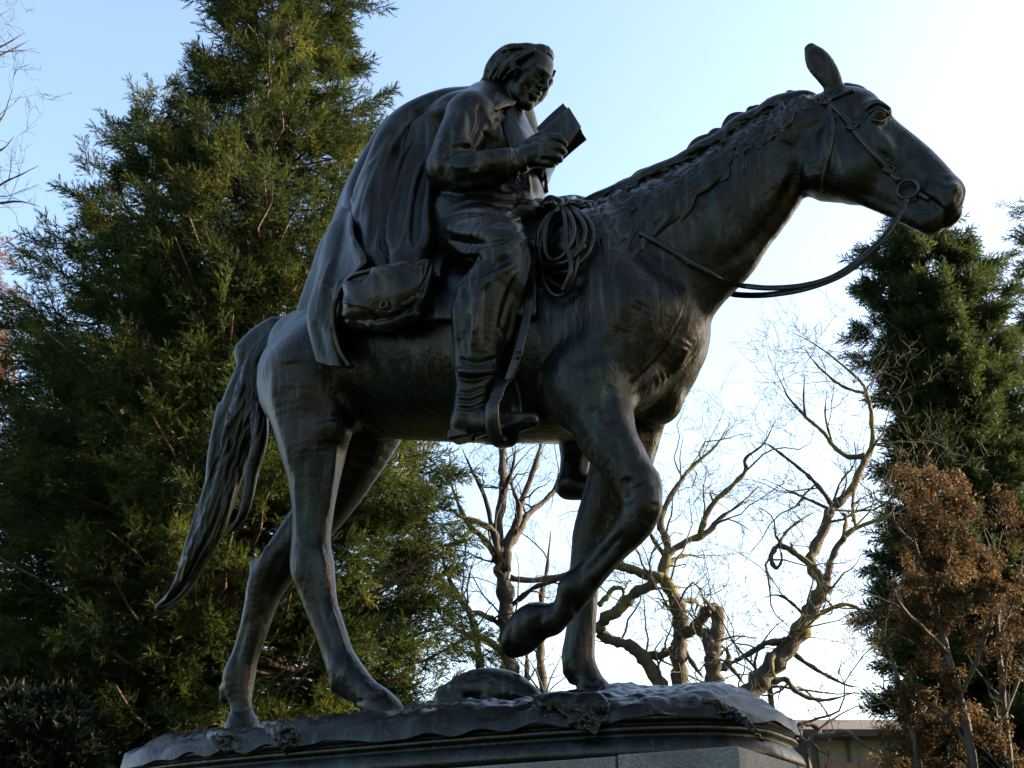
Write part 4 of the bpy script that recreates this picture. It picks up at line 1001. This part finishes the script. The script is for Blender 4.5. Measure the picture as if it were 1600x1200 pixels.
def spray_mesh(style, seed, leaf):
    """one feathery spray along +Z, about 1 m long before scaling"""
    rng = np.random.default_rng(seed); P0, A, L, Wd = [], [], [], []
    nsh = 9 if style == 'plume' else 11
    shoots = [(np.zeros(3), np.array([0, 0, 1.0]), 1.0)]
    for i in range(nsh):
        t = .10 + .72 * i / nsh + rng.uniform(-.03, .03); a = i * 2.4 + rng.uniform(-.5, .5)
        fl = .55 if style == 'plume' else 1.0                        # plumes are flatter than tufts
        d = unit(np.array([math.cos(a), math.sin(a) * fl, rng.uniform(.75, 1.25)])); shoots.append((np.array([.03 * math.sin(t * 5), 0, t * .92]), d, (.52 - .33 * t) * rng.uniform(.75, 1.25)))
    for o_, d, ln in shoots:
        m = int(7 + 13 * ln); tt = (np.arange(m) + rng.random(m) * .6) / m
        sag = np.array([0, 0, -.10]) if style == 'plume' else np.zeros(3)
        for q in tt:
            P0.append(o_ + d * ln * q + sag * q * q * ln); v = unit(rng.normal(size=3)); v = v - d * (v @ d); A.append(unit(d * (.95 + .3 * q) + unit(v) * rng.uniform(.35, .75))); L.append(rng.uniform(.13, .21) * (1.1 - .35 * q)); Wd.append(rng.uniform(.022, .034))
    V = blades(np.array(P0), np.array(A), np.array(L), np.array(Wd) * (1 if style == 'plume' else 1.35), rng)
    return mesh_np('spray', V, np.arange(len(V)).reshape(-1, 3), leaf, False)
def scatter_group(srcs):
    g = bpy.data.node_groups.new('spray_scatter', 'GeometryNodeTree'); g.interface.new_socket('Geometry', in_out='INPUT', socket_type='NodeSocketGeometry'); g.interface.new_socket('Geometry', in_out='OUTPUT', socket_type='NodeSocketGeometry')
    n, l = g.nodes, g.links; gi = n.new('NodeGroupInput'); go = n.new('NodeGroupOutput'); ip = n.new('GeometryNodeInstanceOnPoints'); jn = n.new('GeometryNodeJoinGeometry')
    for o in srcs:
        oi = n.new('GeometryNodeObjectInfo'); oi.transform_space = 'ORIGINAL'; oi.inputs['Object'].default_value = o; oi.inputs['As Instance'].default_value = True; l.new(oi.outputs['Geometry'], jn.inputs[0])
    def attr(name, typ):
        a = n.new('GeometryNodeInputNamedAttribute'); a.data_type = typ; a.inputs['Name'].default_value = name; return a.outputs['Attribute']
    er = n.new('FunctionNodeEulerToRotation'); l.new(attr('rot', 'FLOAT_VECTOR'), er.inputs[0]); l.new(er.outputs[0], ip.inputs['Rotation']); l.new(attr('size', 'FLOAT_VECTOR'), ip.inputs['Scale'])
    ip.inputs['Pick Instance'].default_value = True; l.new(attr('pick', 'INT'), ip.inputs['Instance Index'])
    l.new(gi.outputs[0], ip.inputs['Points']); l.new(jn.outputs[0], ip.inputs['Instance']); l.new(ip.outputs[0], go.inputs[0]); return g
SPRAYS = {}
def scatter(t, C, Dv, size, leaf, rng, style):
    key = (style, leaf.name)
    if key not in SPRAYS: SPRAYS[key] = [spray_mesh(style, 70 + i, leaf) for i in range(4)]
    srcs = []
    for i, me in enumerate(SPRAYS[key]):                             # four sprays of the tree itself, copied all over its crown
        o = obj('spray', me, t); k_ = int(rng.integers(0, len(C))); o.location = C[k_]; o.scale = (size,) * 3; o.rotation_euler = Vector(Dv[k_]).to_track_quat('Z', 'Y').to_euler(); srcs.append(o)
    n = len(C); me = bpy.data.meshes.new('crown'); me.vertices.add(n); me.vertices.foreach_set('co', C.astype(np.float32).ravel())
    # Euler angles that turn +Z to Dv after a random spin about it
    th = np.arccos(np.clip(Dv[:, 2], -1, 1)); ph = np.arctan2(Dv[:, 1], Dv[:, 0]); spin = rng.random(n) * 6.283
    cz, sz, cy, sy_, cs, ss = np.cos(ph), np.sin(ph), np.cos(th), np.sin(th), np.cos(spin), np.sin(spin)
    R = np.empty((n, 3, 3)); R[:, 0, 0] = cz * cy * cs - sz * ss; R[:, 0, 1] = -cz * cy * ss - sz * cs; R[:, 0, 2] = cz * sy_; R[:, 1, 0] = sz * cy * cs + cz * ss; R[:, 1, 1] = -sz * cy * ss + cz * cs; R[:, 1, 2] = sz * sy_; R[:, 2, 0] = -sy_ * cs; R[:, 2, 1] = sy_ * ss; R[:, 2, 2] = cy
    eu = np.stack([np.arctan2(R[:, 2, 1], R[:, 2, 2]), -np.arcsin(np.clip(R[:, 2, 0], -1, 1)), np.arctan2(R[:, 1, 0], R[:, 0, 0])], 1)
    sc = np.repeat((size * (.6 + .8 * rng.random(n)))[:, None], 3, 1)
    for nm, typ, arr in (('rot', 'FLOAT_VECTOR', eu), ('size', 'FLOAT_VECTOR', sc)): me.attributes.new(nm, typ, 'POINT').data.foreach_set('vector', arr.astype(np.float32).ravel())
    me.attributes.new('pick', 'INT', 'POINT').data.foreach_set('value', rng.integers(0, 4, n).astype(np.int32))
    me.materials.append(leaf)
    o = obj('crown', me, t, kind='stuff'); md = o.modifiers.new('sprays', 'NODES'); md.node_group = scatter_group(srcs)
def conifer(name, base, height, prof, seed, label, leaf, bark, ntuft, nb, tsize, blade, group=None, droop=.25, upturn=.5, trunk_r=.28, z0=.6, thin=None, style='plume', clump=.42):
    """prof: list of (height, radius) of the crown"""
    rng = np.random.default_rng(seed); base = np.array([base[0], base[1], 0.0])
    t = empty(name, label=label, category='tree'); t.location = base
    if group: t['group'] = group
    hz = np.array([p[0] for p in prof]); hr = np.array([p[1] for p in prof])
    # trunk
    zz = np.linspace(-.2, height * .985, 14); tp = np.stack([.06 * np.sin(zz * .7 + seed), .06 * np.cos(zz * .5 + seed), zz], 1); V, F = tube(tp, trunk_r * (1 - .93 * np.clip(zz / height, 0, 1)) + .01, 12)
    obj('trunk', mesh_np('trunk', V, F, bark), t)
    # limbs
    w = np.interp(np.linspace(z0, height, 400), hz, hr); nl = int(26 * height * .9)
    zc = np.cumsum(w + .55); zc /= zc[-1]; zs = np.interp((np.arange(nl) + rng.random(nl)) / nl, zc, np.linspace(z0, height, 400))
    az = np.arange(nl) * 2.39996 + rng.normal(0, .25, nl); limbs = []; C = []; Dv = []; Wt = []
    for i in range(nl):
        R = np.interp(zs[i], hz, hr) * (.80 + .32 * rng.random() if rng.random() > .10 else 1.12 + .12 * rng.random())
        d = np.array([math.cos(az[i]), math.sin(az[i]), 0]); s = np.linspace(0, 1, 7)
        zz_ = zs[i] - R * droop * s * (1.6 - s) + R * upturn * .35 * s ** 3 - R * .05
        p = d[None] * (R * s)[:, None]; p[:, 2] = zz_; p[:, :2] += rng.normal(0, .03 * R, (7, 2)) * s[:, None]
        limbs.append(tube(p, .012 + .035 * (1 - s) * min(1, R / 2), 4, cap=False))
        m = max(5, int(ntuft / nl * ((R + .9) / (w.mean() + .9)) ** 1.0))
        nc = max(2, m // 8); sc = np.where(rng.random(nc) < .25, .06 + .4 * rng.random(nc), np.sqrt(rng.random(nc)) * .84 + .16); side = np.cross(d, [0, 0, 1.0])
        lat = rng.normal(0, 1, nc) * .20 * R * (1.15 - sc * .55)
        cq = np.stack([np.interp(sc, s, p[:, k_]) for k_ in range(3)], 1) + side * lat[:, None] + np.array([0, 0, 1]) * (rng.normal(-.03, .10, nc) * R ** .5)[:, None]
        cd = unit(d * (.8 + .3 * sc[:, None]) + side * (lat / (.2 * R + .05))[:, None] * .6 + np.array([0, 0, 1]) * (upturn * (.2 + .8 * rng.random((nc, 1))) - droop * .8) + rng.normal(0, .25, (nc, 3)))
        ci = rng.integers(0, nc, m); al = rng.random(m); sp = clump * (.55 + .6 * rng.random(m))
        off = unit(rng.normal(size=(m, 3))); q = cq[ci] + cd[ci] * ((al - .35) * sp * 1.5)[:, None] + off * (sp * .42 * (1.1 - al))[:, None]
        dd = unit(cd[ci] * 1.0 + off * .55 * (1.2 - al)[:, None] + rng.normal(0, .15, (m, 3)))
        C.append(q); Dv.append(dd)
    C = np.concatenate(C); Dv = np.concatenate(Dv)
    if thin is not None: k_ = thin(C + base, rng); C, Dv = C[k_], Dv[k_]
    V, F = join(limbs); obj('limbs', mesh_np('limbs', V, F, bark), t, kind='stuff')
    scatter(t, C, Dv, tsize, leaf, rng, style)
    return t
def ground_at(u, v, fwd): p = D(u, v, fwd); return p[:2]
def crown_prof(u_axis, rows, fwd):
    """rows (v, half-width px) -> (height, radius)"""
    out = []
    for v, hw in rows:
        p = D(u_axis(v), v, fwd); out.append((p[2], hw * mpp(p)))
    return sorted(out)
def axis_of(u0, v0): return lambda v: 800 + (u0 - 800) * (v + 3296.) / (v0 + 3296.)
ax1 = axis_of(345, 950); pr = crown_prof(ax1, [(-330, 5), (-200, 45), (0, 88), (100, 104), (200, 120), (300, 160), (480, 232), (700, 290), (900, 328), (1080, 338), (1300, 340)], 13.0)
conifer('conifer_tree', ground_at(345, 950, 13.0), pr[-1][0], pr, 11, 'tall broad green conifer behind the rider, its top cut off by the picture', M_GREEN, M_RBARK, 17000, 0, .40, None, 'dark conifers on the left', upturn=.55)
ax2 = axis_of(150, 900); pr = crown_prof(ax2, [(150, 5), (200, 45), (330, 95), (480, 150), (700, 215), (1000, 260), (1300, 270)], 15.5)
conifer('conifer_tree', ground_at(150, 900, 15.5), pr[-1][0], pr, 23, 'shorter green conifer at the left edge, left of the tallest one', M_GREEN, M_RBARK, 8000, 0, .42, None, 'dark conifers on the left', upturn=.5)
ax3 = axis_of(1455, 500); pr = crown_prof(ax3, [(345, 5), (370, 30), (400, 52), (450, 78), (520, 95), (620, 95), (720, 85), (800, 95), (950, 130), (1150, 150), (1300, 150)], 21.0)
conifer('conifer_tree', ground_at(1455, 500, 21.0), pr[-1][0], pr, 31, 'dense rounded dark conifer rising behind the muzzle of the horse', M_GREEN2, M_RBARK, 15000, 0, .40, None, 'dark conifers on the right', upturn=.8, droop=.05, style='tuft', clump=.34)
ax4 = axis_of(1660, 500); pr = crown_prof(ax4, [(320, 4), (360, 25), (400, 45), (450, 64), (600, 95), (800, 130), (1000, 170), (1300, 180)], 23.0)
conifer('conifer_tree', ground_at(1660, 500, 23.0), pr[-1][0], pr, 37, 'tall dark conifer cut by the right edge of the picture', M_GREEN2, M_RBARK, 8000, 0, .46, None, 'dark conifers on the right')
pos = np.array([.3, 0]) + 10.5 * sd[:2]  # unseen conifer, added sunward only to keep direct sun off the statue
conifer('conifer_tree', pos, 13.0, [(0, 2.6), (2, 3.0), (6, 2.6), (10, 1.6), (13, .1)], 53, 'conifer added out of view on the right, only to shade the statue', M_GREEN2, M_RBARK, 3000, 0, 1.0, None)
print('conifers', time.time() - T0)

# ------------------------------------------------------------------ bare crooked trees
def twig_system(limbs, seed, minr, gen=3, dens=1.0, curl=.5, lenf=1.0, up=.25):
    """random crooked twigs growing from limb polylines (pts, radii)"""
    rng = random.Random(seed); out = []; queue = [(np.array(p), np.array(r), 0) for p, r in limbs]
    while queue:
        p, r, g_ = queue.pop()
        if g_ >= gen: continue
        seg = np.linalg.norm(np.diff(p, axis=0), axis=1); Lt = seg.sum()
        if Lt < .05: continue
        step = (.30, .20, .16, .15)[g_] / dens; nn = int(Lt / step + rng.random()); cum = np.concatenate([[0], np.cumsum(seg)])
        for i in range(nn):
            s = rng.uniform(.12 if g_ else .2, 1.0) * Lt; k_ = min(len(seg) - 1, int(np.searchsorted(cum, s)) - 1); k_ = max(0, k_); f = (s - cum[k_]) / (seg[k_] + 1e-9)
            q = p[k_] * (1 - f) + p[k_ + 1] * f; rr = r[k_] * (1 - f) + r[k_ + 1] * f
            tg = (p[k_ + 1] - p[k_]) / (seg[k_] + 1e-9)
            v = np.array([rng.gauss(0, 1) for _ in range(3)]); d = tg * rng.uniform(.2, .9) + v / np.linalg.norm(v) * rng.uniform(.6, 1.1) + np.array([0, 0, up]); d /= np.linalg.norm(d)
            r0 = max(minr, min(rr * rng.uniform(.3, .6), (.016, .008, .005, .004)[g_])); L = lenf * (1.0, .55, .32, .2)[g_] * rng.uniform(.45, 1.25)
            m = 7 if g_ < 2 else 5; pts = [q]
            for j in range(m):
                v = np.array([rng.gauss(0, 1) for _ in range(3)]); d = d + v * curl * .5 + np.array([0, 0, up * .12]); d /= np.linalg.norm(d); pts.append(pts[-1] + d * L / m)
            rad = np.linspace(r0, max(minr * .7, r0 * .25), m + 1); out.append((np.array(pts), rad)); queue.append((np.array(pts), rad, g_ + 1))
    return out
def bare_tree(name, label, fwd, limbs, seed, bark, gen=3, dens=1.0, minr=.0024, group=None, curl=.5, lenf=1.0, up=.25, djit=.5, trunk_n=1):
    rng = random.Random(seed); L3 = []; base = None
    for i, (px, w0, w1) in enumerate(limbs):
        dj0, dj1 = (0, 0) if i < trunk_n else (rng.uniform(-djit, djit) * .2, rng.uniform(-djit, djit))
        c_ = catmull(px, 5) if len(px) > 2 else polyline(px, 20); n = len(c_)
        pts = np.array([D(u, v, fwd + dj0 + (dj1 - dj0) * k_ / (n - 1)) for k_, (u, v) in enumerate(c_)])
        rr = np.array([(w0 + (w1 - w0) * k_ / (n - 1)) * .55 * mpp(pts[k_]) * (1 + .14 * math.sin(k_ * 1.7 + i)) for k_ in range(n)])
        jt = np.cumsum(np.array([[rng.gauss(0, 1) for _ in range(3)] for _ in range(n)]), 0); jt -= jt[0]; jt -= np.linspace(0, 1, n)[:, None] * jt[-1]; pts = pts + jt * (rr * .14)[:, None] * ((.35 if i < trunk_n else 1) if n > 6 else 0); rr = rr * np.array([1 + rng.uniform(-.12, .16) for _ in range(n)])
        if w1 < 8: rr = rr * (1 - .75 * np.clip((np.arange(n) / (n - 1) - .55) / .45, 0, 1) ** 1.5)
        if (i < trunk_n or (px[0][1] > 1060 and w0 > 8)) and pts[0][2] > 0:                     # carry the stem down to the ground
            g0 = pts[0].copy(); g0[2] = -.1; mid = (pts[0] + g0) / 2; mid[:2] += rng.uniform(-.04, .04)
            pts = np.vstack([g0, mid, pts]); rr = np.concatenate([[rr[0] * 1.35, rr[0] * 1.1], rr])
            if base is None: base = g0 * np.array([1, 1, 0])
        L3.append((pts, rr))
    t = empty(name, label=label, category='tree'); t.location = base
    if group: t['group'] = group
    for i, (p, r) in enumerate(L3):
        V, F = tube(p - base, r, 9); obj('trunk' if i < trunk_n else 'limb', mesh_np('limb', V, F, bark), t)
    tw = [tube(p - base, r, 3 if r[0] < .006 else 4 if r[0] < .012 else 5, cap=False) for p, r in twig_system(L3, seed, minr, gen, dens, curl, lenf, up)]
    if tw: V, F = join(tw); obj('twigs', mesh_np('twigs', V, F, bark), t, kind='stuff')
    return t
G_BARE = 'bare crooked trees behind the statue'
bare_tree('bare_tree', 'bare many-stemmed grey tree seen between the hind and front legs', 15.0, [
    ([(797,1075),(795,1046),(790,985),(787,931),(782,885),(779,866)], 27, 20), ([(779,868),(772,832),(752,818),(718,806),(700,790)], 12, 5), ([(780,868),(780,812),(784,766),(782,730),(785,690),(778,640)], 15, 8),
    ([(792,890),(799,855),(818,832),(829,805),(852,782),(877,751),(890,720)], 12, 6), ([(786,865),(806,816),(812,786),(826,751),(845,690),(850,650)], 12, 6), ([(783,880),(760,845),(735,820),(715,780),(700,740)], 10, 5),
    ([(757,1075),(751,1030),(738,965),(714,925),(694,880),(690,840)], 13, 5), ([(784,977),(762,965),(741,957),(715,954)], 9, 5), ([(786,1023),(757,1000),(722,990),(690,965)], 10, 6), ([(797,903),(841,906),(895,895),(940,880)], 9, 6),
    ([(800,945),(833,920),(872,906),(905,880)], 8, 5), ([(849,1077),(845,1023),(848,985),(846,940),(855,890),(860,830)], 13, 6), ([(820,1077),(824,1040),(822,1010)], 9, 5), ([(846,1000),(868,980),(890,975)], 6, 3), ([(772,838),(758,780),(735,730),(722,700)], 8, 3), ([(784,770),(800,735),(806,695)], 7, 3), ([(812,790),(800,760),(796,720)], 6, 3)],
    101, M_BARK, 4, .85, group=G_BARE, djit=.9)
bare_tree('bare_tree', 'gnarled mossy tree with looping limbs behind the standing foreleg', 13.5, [
    ([(1063,1090),(1062,1050),(1061,1023),(1064,985),(1055,939),(1036,904)], 25, 19), ([(1036,1085),(1030,1068),(1010,1035),(985,1012),(960,1003),(933,990)], 24, 12), ([(1036,904),(998,893),(963,884),(930,880)], 16, 9), ([(1036,906),(1044,855),(1034,824),(1037,799),(1075,739),(1120,697),(1135,670)], 14, 4),
    ([(1030,905),(1040,868),(1067,847),(1101,832),(1124,810),(1157,787),(1185,760)], 13, 4), ([(1094,834),(1109,791),(1140,762),(1165,735),(1164,716),(1195,690),(1212,655)], 9, 3), ([(935,985),(950,962),(975,943),(996,925),(1024,911)], 17, 15), ([(936,945),(946,932),(955,922),(968,919),(972,930),(962,945)], 8, 5),
    ([(1005,1025),(1030,1024),(1048,1016),(1062,1000)], 13, 11), ([(1062,990),(1080,985),(1100,965),(1116,952)], 16, 18), ([(1055,940),(1075,940),(1090,942),(1086,958)], 8, 5), ([(1024,910),(1046,880),(1070,868),(1100,872)], 9, 4), ([(1066,1010),(1085,1040),(1100,1060)], 8, 5), ([(1040,870),(1020,840),(1000,800),(985,760)], 7, 3)],
    207, M_MOSS, 4, .95, group=G_BARE, curl=.62, trunk_n=2)
bare_tree('bare_tree', 'broken-topped mossy stump beside the leaning trunk, with a few thin shoots', 13.0, [
    ([(1121,1110),(1119,1087),(1114,1050),(1113,1020),(1119,985),(1122,950)], 26, 19), ([(1112,1030),(1104,1000),(1098,988),(1088,985)], 18, 12), ([(1116,1045),(1135,1042),(1139,1028),(1136,1010)], 12, 7), ([(1140,1040),(1152,1055),(1166,1075)], 7, 3), ([(1118,960),(1105,940),(1090,925)], 7, 3)],
    311, M_MOSS, 3, .7, group=G_BARE)
bare_tree('bare_tree', 'leaning bare tree with long crooked branches right of the statue', 11.5, [
    ([(1146,1150),(1157,1110),(1184,1076),(1210,1039),(1240,1005),(1262,967),(1277,934),(1290,915)], 34, 20), ([(1288,918),(1272,885),(1274,862),(1292,817),(1300,791),(1322,769),(1345,735),(1354,712),(1362,690),(1362,650),(1349,600),(1311,566),(1270,536),(1238,520)], 17, 3),
    ([(1290,912),(1292,896),(1300,870),(1315,844),(1341,825),(1390,806),(1420,790)], 12, 4), ([(1317,842),(1321,810),(1312,800)], 7, 4), ([(1337,823),(1332,795),(1334,769),(1345,740)], 6, 3), ([(1274,888),(1240,862),(1217,851),(1206,866),(1208,884),(1216,886),(1221,870),(1216,852)], 9, 5), ([(1217,851),(1230,830),(1255,810),(1275,800)], 5, 2.5),
    ([(1352,712),(1322,712),(1300,694),(1285,675),(1259,652),(1232,622),(1221,600),(1199,555)], 8, 2), ([(1300,789),(1274,754),(1255,735),(1221,709),(1199,694),(1180,690)], 7, 2), ([(1296,795),(1262,780),(1240,771),(1214,769)], 5, 2), ([(1352,615),(1326,607),(1300,592),(1270,562),(1255,540)], 5, 2),
    ([(1202,1069),(1225,1061),(1240,1080),(1270,1091),(1300,1093),(1340,1080)], 9, 4), ([(1240,1020),(1270,1042),(1311,1065),(1345,1075)], 7, 3), ([(1274,960),(1319,945),(1345,952),(1372,960)], 7, 3), ([(1228,1000),(1200,1002),(1176,1016),(1150,1032),(1136,1041)], 10, 6), ([(1225,1018),(1212,1020),(1205,1040),(1212,1062)], 10, 7), ([(1300,690),(1290,650),(1292,610)], 4, 1.8), ([(1259,652),(1255,620),(1258,580)], 4, 1.6), ([(1262,967),(1240,945),(1215,930),(1190,935)], 6, 2)],
    401, M_MOSS, 4, .9, group=G_BARE, curl=.5)
bare_tree('bare_tree', 'low knotted bare tree beside the pedestal in front of the building', 10.0, [
    ([(1262,1230),(1259,1192),(1251,1162),(1262,1150)], 16, 11), ([(1256,1160),(1246,1140),(1256,1128),(1275,1135),(1280,1148),(1262,1152)], 9, 6), ([(1270,1150),(1300,1150),(1322,1146),(1350,1165),(1380,1180)], 9, 4), ([(1252,1160),(1236,1148),(1222,1138)], 5, 2.5)],
    503, M_BARK, 3, .8, lenf=.7, curl=.6)
bare_tree('bare_tree', 'bare tree at the top left corner showing only its outermost twigs', 9.0, [
    ([(-190,1300),(-170,800),(-150,420)], 30, 22), ([(-150,520),(-90,380),(-40,330),(20,315),(62,322)], 9, 2), ([(-150,430),(-95,290),(-50,230),(0,190),(20,140)], 9, 2), ([(-150,420),(-110,180),(-60,110),(0,75),(40,50)], 9, 2), ([(-40,330),(0,290),(35,272),(62,258)], 4, 1.4), ([(-60,110),(-20,40),(15,15)], 4, 1.6), ([(-50,235),(0,235),(22,212)], 4, 1.6), ([(-60,112),(10,82),(48,62)],4,1.5)],
    601, M_BARK, 4, 1.2, lenf=.5, curl=.3, minr=.0018, djit=.3)
print('bare', time.time() - T0)
# small tree with withered brown leaves, lower right
t = bare_tree('withered_tree', 'small tree hung with withered orange-brown leaves, lower right', 9.5, [
    ([(1528,1260),(1518,1180),(1500,1090),(1480,1020),(1455,930),(1430,850),(1418,790)], 15, 4), ([(1440,1260),(1432,1180),(1412,1090),(1386,1010),(1370,960)], 11, 3), ([(1585,1260),(1570,1120),(1560,1000),(1555,900),(1565,830)], 11, 3), ([(1500,1090),(1535,1010),(1550,940),(1540,860)], 7, 3), ([(1480,1020),(1440,980),(1410,950),(1385,900)], 7, 3), ([(1455,930),(1480,880),(1490,820)], 5, 2), ([(1518,1180),(1480,1120),(1440,1090),(1410,1040)], 6, 2.5), ([(1570,1120),(1600,1040),(1620,960)], 6, 3), ([(1430,850),(1400,820),(1392,780)], 4, 2), ([(1560,1000),(1590,920),(1600,860)], 4, 2)],
    701, M_PALE, 3, 1.0, lenf=.6, curl=.35, djit=1.0, trunk_n=3)
rng = np.random.default_rng(5); tb = np.array(t.location); tw = [o for o in t.children if o.name.startswith('twigs')][0]
co = np.empty(len(tw.data.vertices) * 3, np.float32); tw.data.vertices.foreach_get('co', co); co = co.reshape(-1, 3).astype(float)
uvp = proj(co + tb); ok = np.where((uvp[:, 0] > 1365 + 40 * np.sin(uvp[:, 1] * .03)) & (np.sin(co[:, 0] * 5 + co[:, 2] * 4) * np.cos(co[:, 1] * 4 - co[:, 2] * 5) > -.45))[0]
sel = rng.choice(ok, 60000); C = co[sel] + rng.normal(0, .025, (60000, 3)); A = unit(rng.normal(size=(60000, 3)) + np.array([0, 0, -.25]))
V = blades(C, A, .018 + .028 * rng.random(60000), .009 + .011 * rng.random(60000), rng)
obj('leaves', mesh_np('leaves', V, np.arange(len(V)).reshape(-1, 3), M_BROWN, False), t, kind='stuff')
# rusty tree at the left edge and the laurel at the lower left
axr = axis_of(-105, 600); pr = crown_prof(axr, [(340, 5), (400, 40), (480, 80), (560, 95), (700, 105), (1000, 120), (1300, 120)], 19.0)
conifer('rusty_conifer', ground_at(-105, 600, 19.0), pr[-1][0], pr, 43, 'sunlit reddish-brown conifer peeping in at the left edge', M_RED, M_RBARK, 3000, 0, .40, None)
def shrub(name, label, u, v, fwd, r, n, leaf, seed):
    rng = np.random.default_rng(seed); c0 = D(u, v, fwd); b = c0 * np.array([1, 1, 0]); t = empty(name, label=label, category='shrub'); t.location = b
    st = []
    for i in range(14):
        a = rng.random() * 6.28; e = np.array([math.cos(a) * r * .7, math.sin(a) * r * .7, c0[2] + r * (.1 + .5 * rng.random())]); st.append(tube(catmull([np.zeros(3), e * [.3, .3, .55], e], 4), np.linspace(.03, .008, 9), 6))
    V, F = join(st); obj('stems', mesh_np('stems', V, F, M_BARK), t, kind='stuff')
    d = unit(rng.normal(size=(n, 3))); d[:, 2] = np.abs(d[:, 2]) * .9 - .1; rr = r * (.72 + .3 * rng.random(n)) * (1 + .16 * np.sin(d[:, 0] * 9) * np.cos(d[:, 1] * 8 + d[:, 2] * 7)); C = d * rr[:, None] + np.array([0, 0, c0[2]]); low = C[:, 2] < .1; C[low, 2] = rng.random(low.sum()) * c0[2]
    nb = 7; rd = unit(rng.normal(size=(n, nb, 3))); A = unit(d[:, None] * .5 + rd * .9 + np.array([0, 0, .15])); P0 = np.repeat(C, nb, 0); A = A.reshape(-1, 3)
    L = .10 + .06 * rng.random(n * nb); s = unit(np.cross(A, rng.normal(size=(n * nb, 3)))); W_ = .035
    q = np.stack([P0, P0 + A * (L * .45)[:, None] + s * W_ * .6, P0 + A * L[:, None], P0 + A * (L * .45)[:, None] - s * W_ * .6], 1).reshape(-1, 3)
    obj('leaves', mesh_np('leaves', q, np.arange(len(q)).reshape(-1, 4), leaf, False), t, kind='stuff')
shrub('laurel_shrub', 'dark glossy-leaved evergreen shrub at the bottom left corner', 50, 1200, 10.5, .75, 3600, M_LAUREL, 3)
# building behind the trees
def flat(name, col, rough=.8, bump=None):
    m, n, l, b = mat(name); tc = N(n, 'ShaderNodeTexCoord'); n1 = N(n, 'ShaderNodeTexNoise', Scale=2.5, Detail=8.0, Roughness=.7); l.new(tc.outputs['Object'], n1.inputs['Vector'])
    r = ramp(n, [(.3, tuple(c * .75 for c in col)), (.7, tuple(min(1, c * 1.15) for c in col))]); l.new(n1.outputs[0], r.inputs[0]); l.new(r.outputs[0], b.inputs['Base Color']); b.inputs['Roughness'].default_value = rough
    return m
bf = 30.0; p0 = D(1200, 1190, bf); p1 = D(1420, 1190, bf); zt = D(1275, 1156, bf)[2]; zr = D(1275, 1121, bf + 2.5)[2] - .9; zb = D(1275, 1192, bf)[2]
bd = empty('building', label='low building with cream walls and a brown roof behind the trees', category='building'); bo = np.array([p0[0], p0[1], 0]); bd.location = bo; bd.rotation_euler = (0, 0, YAW)
M_CREAM = flat('cream_wall', (.22, .20, .155)); M_ROOF = flat('brown_roof', (.040, .027, .022)); M_TRIM = flat('dark_trim', (.07, .055, .05)); M_BRICK = flat('brick', (.22, .12, .085)); M_GLASS = flat('window_glass', (.06, .07, .08), .1)
bw = float(np.linalg.norm(p1 - p0)) + 5
def bbx(name, x0, x1, y0, y1, z0, z1, m, par=None, bv=.01): return bm_obj(name, bevel_box(x0, x1, y0, y1, z0, z1, bv), m, par or bd)
bbx('brick_plinth', -3, bw, -.06, 6, -.1, zb, M_BRICK); bbx('wall', -3, bw, 0, 5.9, zb + .003, zt, M_CREAM)
bm = bmesh.new(); q = [(-3.6, -.7, zt), (bw + .6, -.7, zt), (bw + .6, 6.6, zt), (-3.6, 6.6, zt), (-2.6, 2.9, zr + .9), (bw - .4, 2.9, zr + .9), (-3.6, -.7, zt + .16), (bw + .6, -.7, zt + .16), (bw + .6, 6.6, zt + .16), (-3.6, 6.6, zt + .16)]
vs = [bm.verts.new(v) for v in q]
for f in [(0,3,2,1),(0,1,7,6),(1,2,8,7),(2,3,9,8),(3,0,6,9),(6,7,5,4),(8,9,4,5),(7,8,5),(9,6,4)]: bm.faces.new([vs[i] for i in f])
bm_obj('roof', bm, M_ROOF, bd)
for i in range(8):
    x = -2.2 + i * 1.05
    bbx('post', x, x + .08, -.03, -.003, zb, zt, M_TRIM)
print('all', time.time() - T0)
